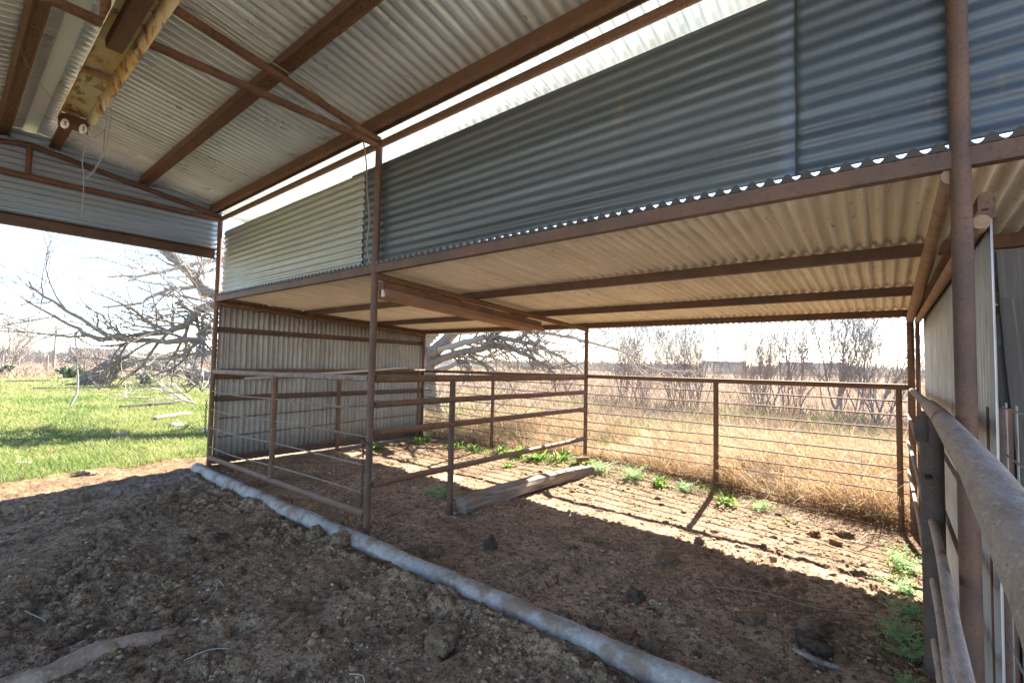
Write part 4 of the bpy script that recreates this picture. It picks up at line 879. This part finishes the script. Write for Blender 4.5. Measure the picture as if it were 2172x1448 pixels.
def shrub_mesh(seed, H=3.0, stems=9, depth=3):
    R2 = random.Random(seed); mb = MB()
    for i in range(stems):
        a = R2.uniform(0, 6.28); d = Vector((math.cos(a)*R2.uniform(.15, .6), math.sin(a)*R2.uniform(.15, .6), 1))
        grow(mb, Vector((R2.gauss(0, .2), R2.gauss(0, .2), -.05)), d, H*R2.uniform(.60, .85), R2.uniform(.014, .032), depth, R2, .15, 6, .66, .13, .58, .0031, (4, 7))
    me = bpy.data.meshes.new('bare_shrub'); me.from_pydata([tuple(v) for v in mb.V], [], mb.F); me.shade_smooth(); me.update(); me.materials.append(TWIGD); return me
SM = [shrub_mesh(21, 3.1, 12), shrub_mesh(33, 2.9, 9), shrub_mesh(47, 3.2, 10)]
SH = [('tall bare shrub tree just right of the back post where the partition ends', -8.6, 18.2, 1.05, 0, .3), ('smaller bare shrub close beside the shrub nearest the partition post', -7.3, 17.2, .9, 1, 1.1),
      ('dense bare shrub left of the sunlit fence post', -6.0, 17.2, .92, 2, 2.0), ('bare shrub just above the sunlit fence post', -5.2, 16.8, .85, 0, 3.4),
      ('wide bare shrub centred over the right half of the back fence', -3.3, 18.2, 1.05, 1, 4.1), ('bare shrub with leaning stems beside the wide one', -2.5, 18.6, 1.05, 2, 5.2),
      ('bare shrub before the white-roofed house', -1.1, 17.6, 1.1, 0, 5.9), ('bare shrub seen against the back corner post of the near pen', -.1, 16.4, 1.0, 1, 2.6), ('short bare shrub between the wide shrub and the dark far shed', -4.5, 22.0, .75, 2, .9)]
for i, (lb, x, y, s, k_, rz) in enumerate(SH):
    o = bpy.data.objects.new('bare_shrub', SM[k_]); COL.objects.link(o); o.location = (x, y, gz(x, y)); o.rotation_euler.z = rz; o.scale = (s*1.05, s*1.05, s*1.06); tag(o, lb, 'shrub', 'bare shrubs beyond the back fence')
for lb, x, y, s, k_ in (('lone bare tree on the skyline over the far pasture fence', -52, 3.2, 1.35, 0), ('bare bush behind the prickly pears at the pasture fence', -47, 7.4, .8, 1), ('low bare tree at the picture edge beyond the pasture', -62, -1.0, 1.2, 2)):
    o = bpy.data.objects.new('bare_tree', SM[k_]); COL.objects.link(o); o.location = (x, y, gz(x, y)); o.scale = (s*1.3, s*1.3, s); tag(o, lb, 'tree', 'bare trees beyond the pasture fence')

# far brush line: nobody could count it
def far_brush():
    n = 1500; r = 90*np.exp(rng.random(n)*math.log(7)); th = np.radians(rng.uniform(-22, 112, n)); xs = -r*np.sin(th); ys = r*np.cos(th); V = []; F = []; k = 0
    h = rng.uniform(1.0, 2.4, n)*(1+r/500)*np.where(rng.random(n) < .12, 1.7, 1)
    for i in range(n):
        for j in range(26):
            a = rng.uniform(-1.2, 1.2); b = rng.uniform(0, 6.28); L_ = h[i]*rng.uniform(.5, 1.0); wd = .06+r[i]*.0009
            dx, dy, dz = math.sin(a)*math.cos(b), math.sin(a)*math.sin(b), math.cos(a); ox, oy = rng.normal(0, h[i]*.6, 2)
            ax, ay = math.cos(th[i])*wd, math.sin(th[i])*wd
            V += [(xs[i]+ox-ax, ys[i]+oy-ay, 0), (xs[i]+ox+ax, ys[i]+oy+ay, 0), (xs[i]+ox+dx*L_, ys[i]+oy+dy*L_, dz*L_)]; F.append((k, k+1, k+2)); k += 3
    V = np.array(V); col = np.repeat(np.array((.40,.36,.31))*rng.uniform(.75, 1.25, (n, 1)), 78, axis=0)
    tag(link('distant_brush', np_mesh('distant_brush', V, np.array(F), 3, col), mat('far_brush', rough=.95, attr='col', spec=.05)), 'grey-brown brush along the horizon', kind='stuff')
far_brush()

# ------------------------------------------------------------------ far buildings, poles, pasture fence, cactus, debris
def house(label, c, size, rot, roofm, wallm, h, ridge, doors=0):
    t = thing('farm_building', label, 'building', 'far farm buildings', c); t.rotation_euler.z = rot; L_, Wd = size
    w_ = MB(); w_.box((0, 0, h/2), (L_, Wd, h)); w_ = w_.build('wall', wallm, t, False)
    mb = MB(); o = .5; prof = [(-Wd/2-o, h), (0, h+ridge), (Wd/2+o, h), (Wd/2+o, h-.12), (0, h+ridge-.12), (-Wd/2-o, h-.12)]
    mb.beam((-L_/2-o, 0, 0.0), (L_/2+o, 0, 0.0), prof); mb.build('roof', roofm, t, False)
    for k in range(doors): MB().box((-L_/3+k*L_/3, -Wd/2-.04, 1.1), (1.1, .08, 1.5)).build('window', DARKHOLE, w_, False)
    return t
house('white-roofed farmhouse on the horizon behind the bare shrubs', (-15.5, 150, 0), (15, 10), .1, ROOFW, WALLP, 3.0, 2.6, 3)
house('long dark shed on the horizon left of the white-roofed farmhouse', (-38, 150, 0), (12, 8), .25, mat('grey_shed_roof', (.34,.33,.33), .7), mat('grey_shed_wall', (.30,.28,.27), .8), 3.0, .7, 2)
house('small pale house far across the pasture beyond the fallen trunk', (-118, 20, 0), (9, 7), 1.3, ROOFW, WALLP, 2.6, 1.6, 2)
def pole(label, x, y, h, r):
    t = thing('utility_pole', label, 'utility pole', 'utility poles in the distance', (x, y, 0)); MB().tube([(0, 0, -.3), (0, 0, h)], [r, r*.8], 8).build('shaft', TWIGD, t); MB().box((0, 0, h-.35), (.12, 1.5, .12)).build('crossarm', TWIGD, t)
pole('thin pole standing at the pasture edge beyond the lawn', -62, 6.9, 4.2, .10); pole('thin dark utility pole left of the white-roofed farmhouse', -19, 150, 7.6, .14); pole('utility pole beside the long dark shed', -33, 125, 6.6, .14)
# pasture fence: leaning posts along the lawn end
PF = [('upright', -46, 2.6, 0, .1), ('upright slim', -44, 4.6, .05, -.05), ('slightly leaning', -42.5, 6.2, .12, .1), ('plain', -41, 7.4, -.1, .1), ('leaning', -39, 8.1, .25, .25), ('strongly leaning', -36, 8.9, .35, .5), ('half-fallen', -31, 8.8, .3, .55), ('weathered leaning', -26, 8.4, -.1, .3)]
for i, (ad, x, y, lx, ly) in enumerate(PF):
    mb = MB(); mb.tube([(0, 0, -.2), (lx*.6, ly*.6, 1.35)], .045, 7); o = mb.build('fence_post', TWIGD); o.location = (x, y, gz(x, y))
    tag(o, ad+' pasture fence post, '+['first', 'second', 'third', 'fourth', 'fifth', 'sixth', 'seventh', 'last'][i]+' counted from the far pasture gate', 'fence post', 'pasture fence posts')
t = thing('pasture_gate', 'rusty pipe gate in the far pasture fence at the end of the lawn', 'gate', None, (-49, -1.0, 0))
for z in (.35, .75, 1.15): MB().tube([(0, -3, z), (0, 3, z)], .04, 6).build('rail', RUST, t)
for y in (-3, 3): MB().tube([(0, y, 0), (0, y, 1.3)], .06, 6).build('gate_post', RUST, t)
def cactus(label, x, y, s, seed):
    r = random.Random(seed); mb = MB(); done = []
    def pad(c, d, size, dep):
        d = d.normalized(); side = Vector((r.gauss(0, 1), r.gauss(0, 1), .1)).normalized(); side = (side-d*side.dot(d)).normalized(); nn = d.cross(side); b = len(mb.V); ctr = c+d*size*.5; k = 10
        for sg in (-1, 1):
            for j in range(k):
                a = 6.283*j/k; mb.V.append(ctr+d*size*.52*math.cos(a)+side*size*.40*math.sin(a)+nn*sg*size*.05)
        for j in range(k): jj = (j+1) % k; mb.f([b+j, b+jj, b+k+jj, b+k+j])
        mb.f([b+j for j in range(k)][::-1]); mb.f([b+k+j for j in range(k)])
        if dep > 0:
            for q in range(r.randint(1, 3)): pad(c+d*size*.95+side*r.uniform(-.3, .3)*size, d+Vector((r.gauss(0, .6), r.gauss(0, .6), .35)), size*r.uniform(.75, 1), dep-1)
    for q in range(int(9*s)): pad(Vector((r.gauss(0, .07)*s, r.gauss(0, .08)*s, 0)), Vector((r.gauss(0, .4), r.gauss(0, .4), 1)), r.uniform(.22, .34), 2)
    o = mb.build('prickly_pear', CACTUS); o.location = (x, y, gz(x, y)); tag(o, label, 'cactus', 'prickly pears along the pasture fence')
for i, (lb, x, y, s) in enumerate((('prickly pear clump next to the far pasture gate', -47, .6, 1.3), ('low prickly pear clump second from the pasture gate', -45, 2.8, 1.1), ('tallest prickly pear clump by the pasture fence', -38, 5.0, 1.7), ('prickly pear clump between the tallest one and the fallen trunk', -36, 6.5, 1.5), ('prickly pear beside the fallen trunk', -30, 6.8, 1.2), ('prickly pear growing past the fallen log near the brush', -27, 8.0, 1.3), ('small prickly pear in the dry brush beneath the mesquite limbs', -24, 8.4, 1.0))): cactus(lb, x, y, s, 70+i)
# fallen trunk and log
t = thing('fallen_tree', 'broken grey stump with its fallen trunk lying at the lawn end', 'fallen tree')
mb = MB(); mb.tube(sag([(-31.5, 4.9, -.1), (-30.8, 5.3, .5), (-30.2, 5.6, 1.1), (-29.5, 6.2, 1.25)], 4), [.62]*3+[.5]*4+[.42]*3+[.34]*3, 12)
for i, v in enumerate(mb.V): mb.V[i] = v+Vector((mnoise.noise(v*2), mnoise.noise(v*2+Vector((9, 0, 0))), mnoise.noise(v*2+Vector((0, 9, 0)))))*.16
mb.build('stump', mat('dark_bark', (.10,.085,.075), .9, 0, [('noise', 6., .4, .65, (.18,.155,.135), .8)], [(14., .8, .05)]), t)
mb = MB(); mb.tube(sag([(-29.8, 6.0, 1.2), (-28.5, 7.0, 1.0), (-27.0, 8.0, .7), (-25.5, 8.9, .35)], 4), [.36, .35, .34, .33, .32, .31, .30, .29, .28, .27, .26, .25, .24], 10)
mb.build('trunk', BARK, t)
mb = MB(); R3 = random.Random(9)
for q in range(9): grow(mb, Vector((-27.8+R3.gauss(0, .5), 7.4+R3.gauss(0, .4), .4+R3.random()*.3)), Vector((R3.gauss(0, 1), R3.gauss(0, 1), .5)), R3.uniform(1.2, 2.6), .05, 2, R3, .0, 5, .9, .25, .6, .009, (2, 4))
mb.build('broken_branch', TWIG, t, angle=80)
def brush(label, x, y, n, s, seed):
    mb = MB(); R4 = random.Random(seed)
    for q in range(n): grow(mb, Vector((R4.gauss(0, .8*s), R4.gauss(0, .8*s), .15)), Vector((R4.gauss(0, 1), R4.gauss(0, 1), .35)), R4.uniform(.8, 1.8)*s, .022*s, 2, R4, .0, 5, .9, .25, .6, .004, (2, 4))
    o = mb.build('brush_pile', TWIG, angle=80); o.location = (x, y, gz(x, y)); tag(o, label, 'brush pile', 'piles of fallen branches')
brush('tangled pile of fallen branches on the lawn below the mesquite limbs', -16.5, 5.4, 13, 1.3, 3); brush('pile of dead branches tangled behind the back fence below the tree', -7.6, 8.4, 15, .8, 4); brush('small heap of dead branches at the end of the pasture posts', -21.5, 7.0, 10, 1.2, 6)
def plank(label, x, y, L_, rot, m, wd=.14, th=.04):
    mb = MB(); mb.box((0, 0, th/2), (L_, wd, th)); mb.box((L_*.1, wd*1.1, th*.5), (L_*.8, wd*.7, th*.9), Matrix.Rotation(.05, 3, 'Z')); o = mb.build('lawn_plank', m, smooth=False); o.location = (x, y, gz(x, y)+.04); o.rotation_euler.z = rot; tag(o, label, 'plank', 'planks lying on the lawn')
plank('grey plank pair lying on the lawn below the brush', -16.9, 4.0, 1.6, 1.9, BOARD); plank('long pale plank in the grass before the fallen trunk', -27.5, 4.4, 3.8, 1.55, BOARD, .16); plank('short weathered plank at the lawn left of the long pale one', -34, 2.9, 1.6, 1.7, BOARD); plank('brown plank near the corner post in the grass', -13.4, 3.6, 1.1, 2.2, WOOD)
clod('flat pale stone lying in the lawn grass at the picture edge', -9.05, .78, .07, CONC, 'stone', 'pale_stone', (1.5, 1, .4), 61); clod('pale stone in the middle of the lawn', -10.95, 2.15, .075, CONC, 'stone', 'pale_stone', (1.4, 1, .5), 62); clod('bark chunk on the dirt where lawn meets the shed floor', -7.62, 1.20, .09, CLOD, 'clod', 'dirt_clod', (1.6, .8, .5), 63)
for lb, x, y, dx, dy in (('crumpled blue and white plastic scrap on the lawn', -11.6, 3.2, .20, .02), ('shiny strip of pale plastic in the lawn grass by the chain', -10.4, 3.55, .10, .3)):
    nn = 12; xs = np.linspace(-dx/2, dx/2, nn); ys = np.linspace(-dy/2-.1, dy/2+.1, nn); X, Y = np.meshgrid(xs, ys, indexing='ij'); Z = .06+.06*perlin(X*9+x, Y*9, 3)+.03*perlin(X*22, Y*22, 4)
    me = np_mesh('plastic_scrap', np.stack([X, Y, Z], -1).reshape(-1, 3), sheet_grid(np.zeros((nn, nn, 3)), nn-1, nn-1), 4, None, True); o = link('plastic_scrap', me, PALEPLASTIC, loc=(x, y, gz(x, y))); tag(o, lb, 'plastic scrap', 'plastic scraps on the lawn')
    o.modifiers.new('thickness', 'SOLIDIFY').thickness = .003
bpy.context.view_layer.update()
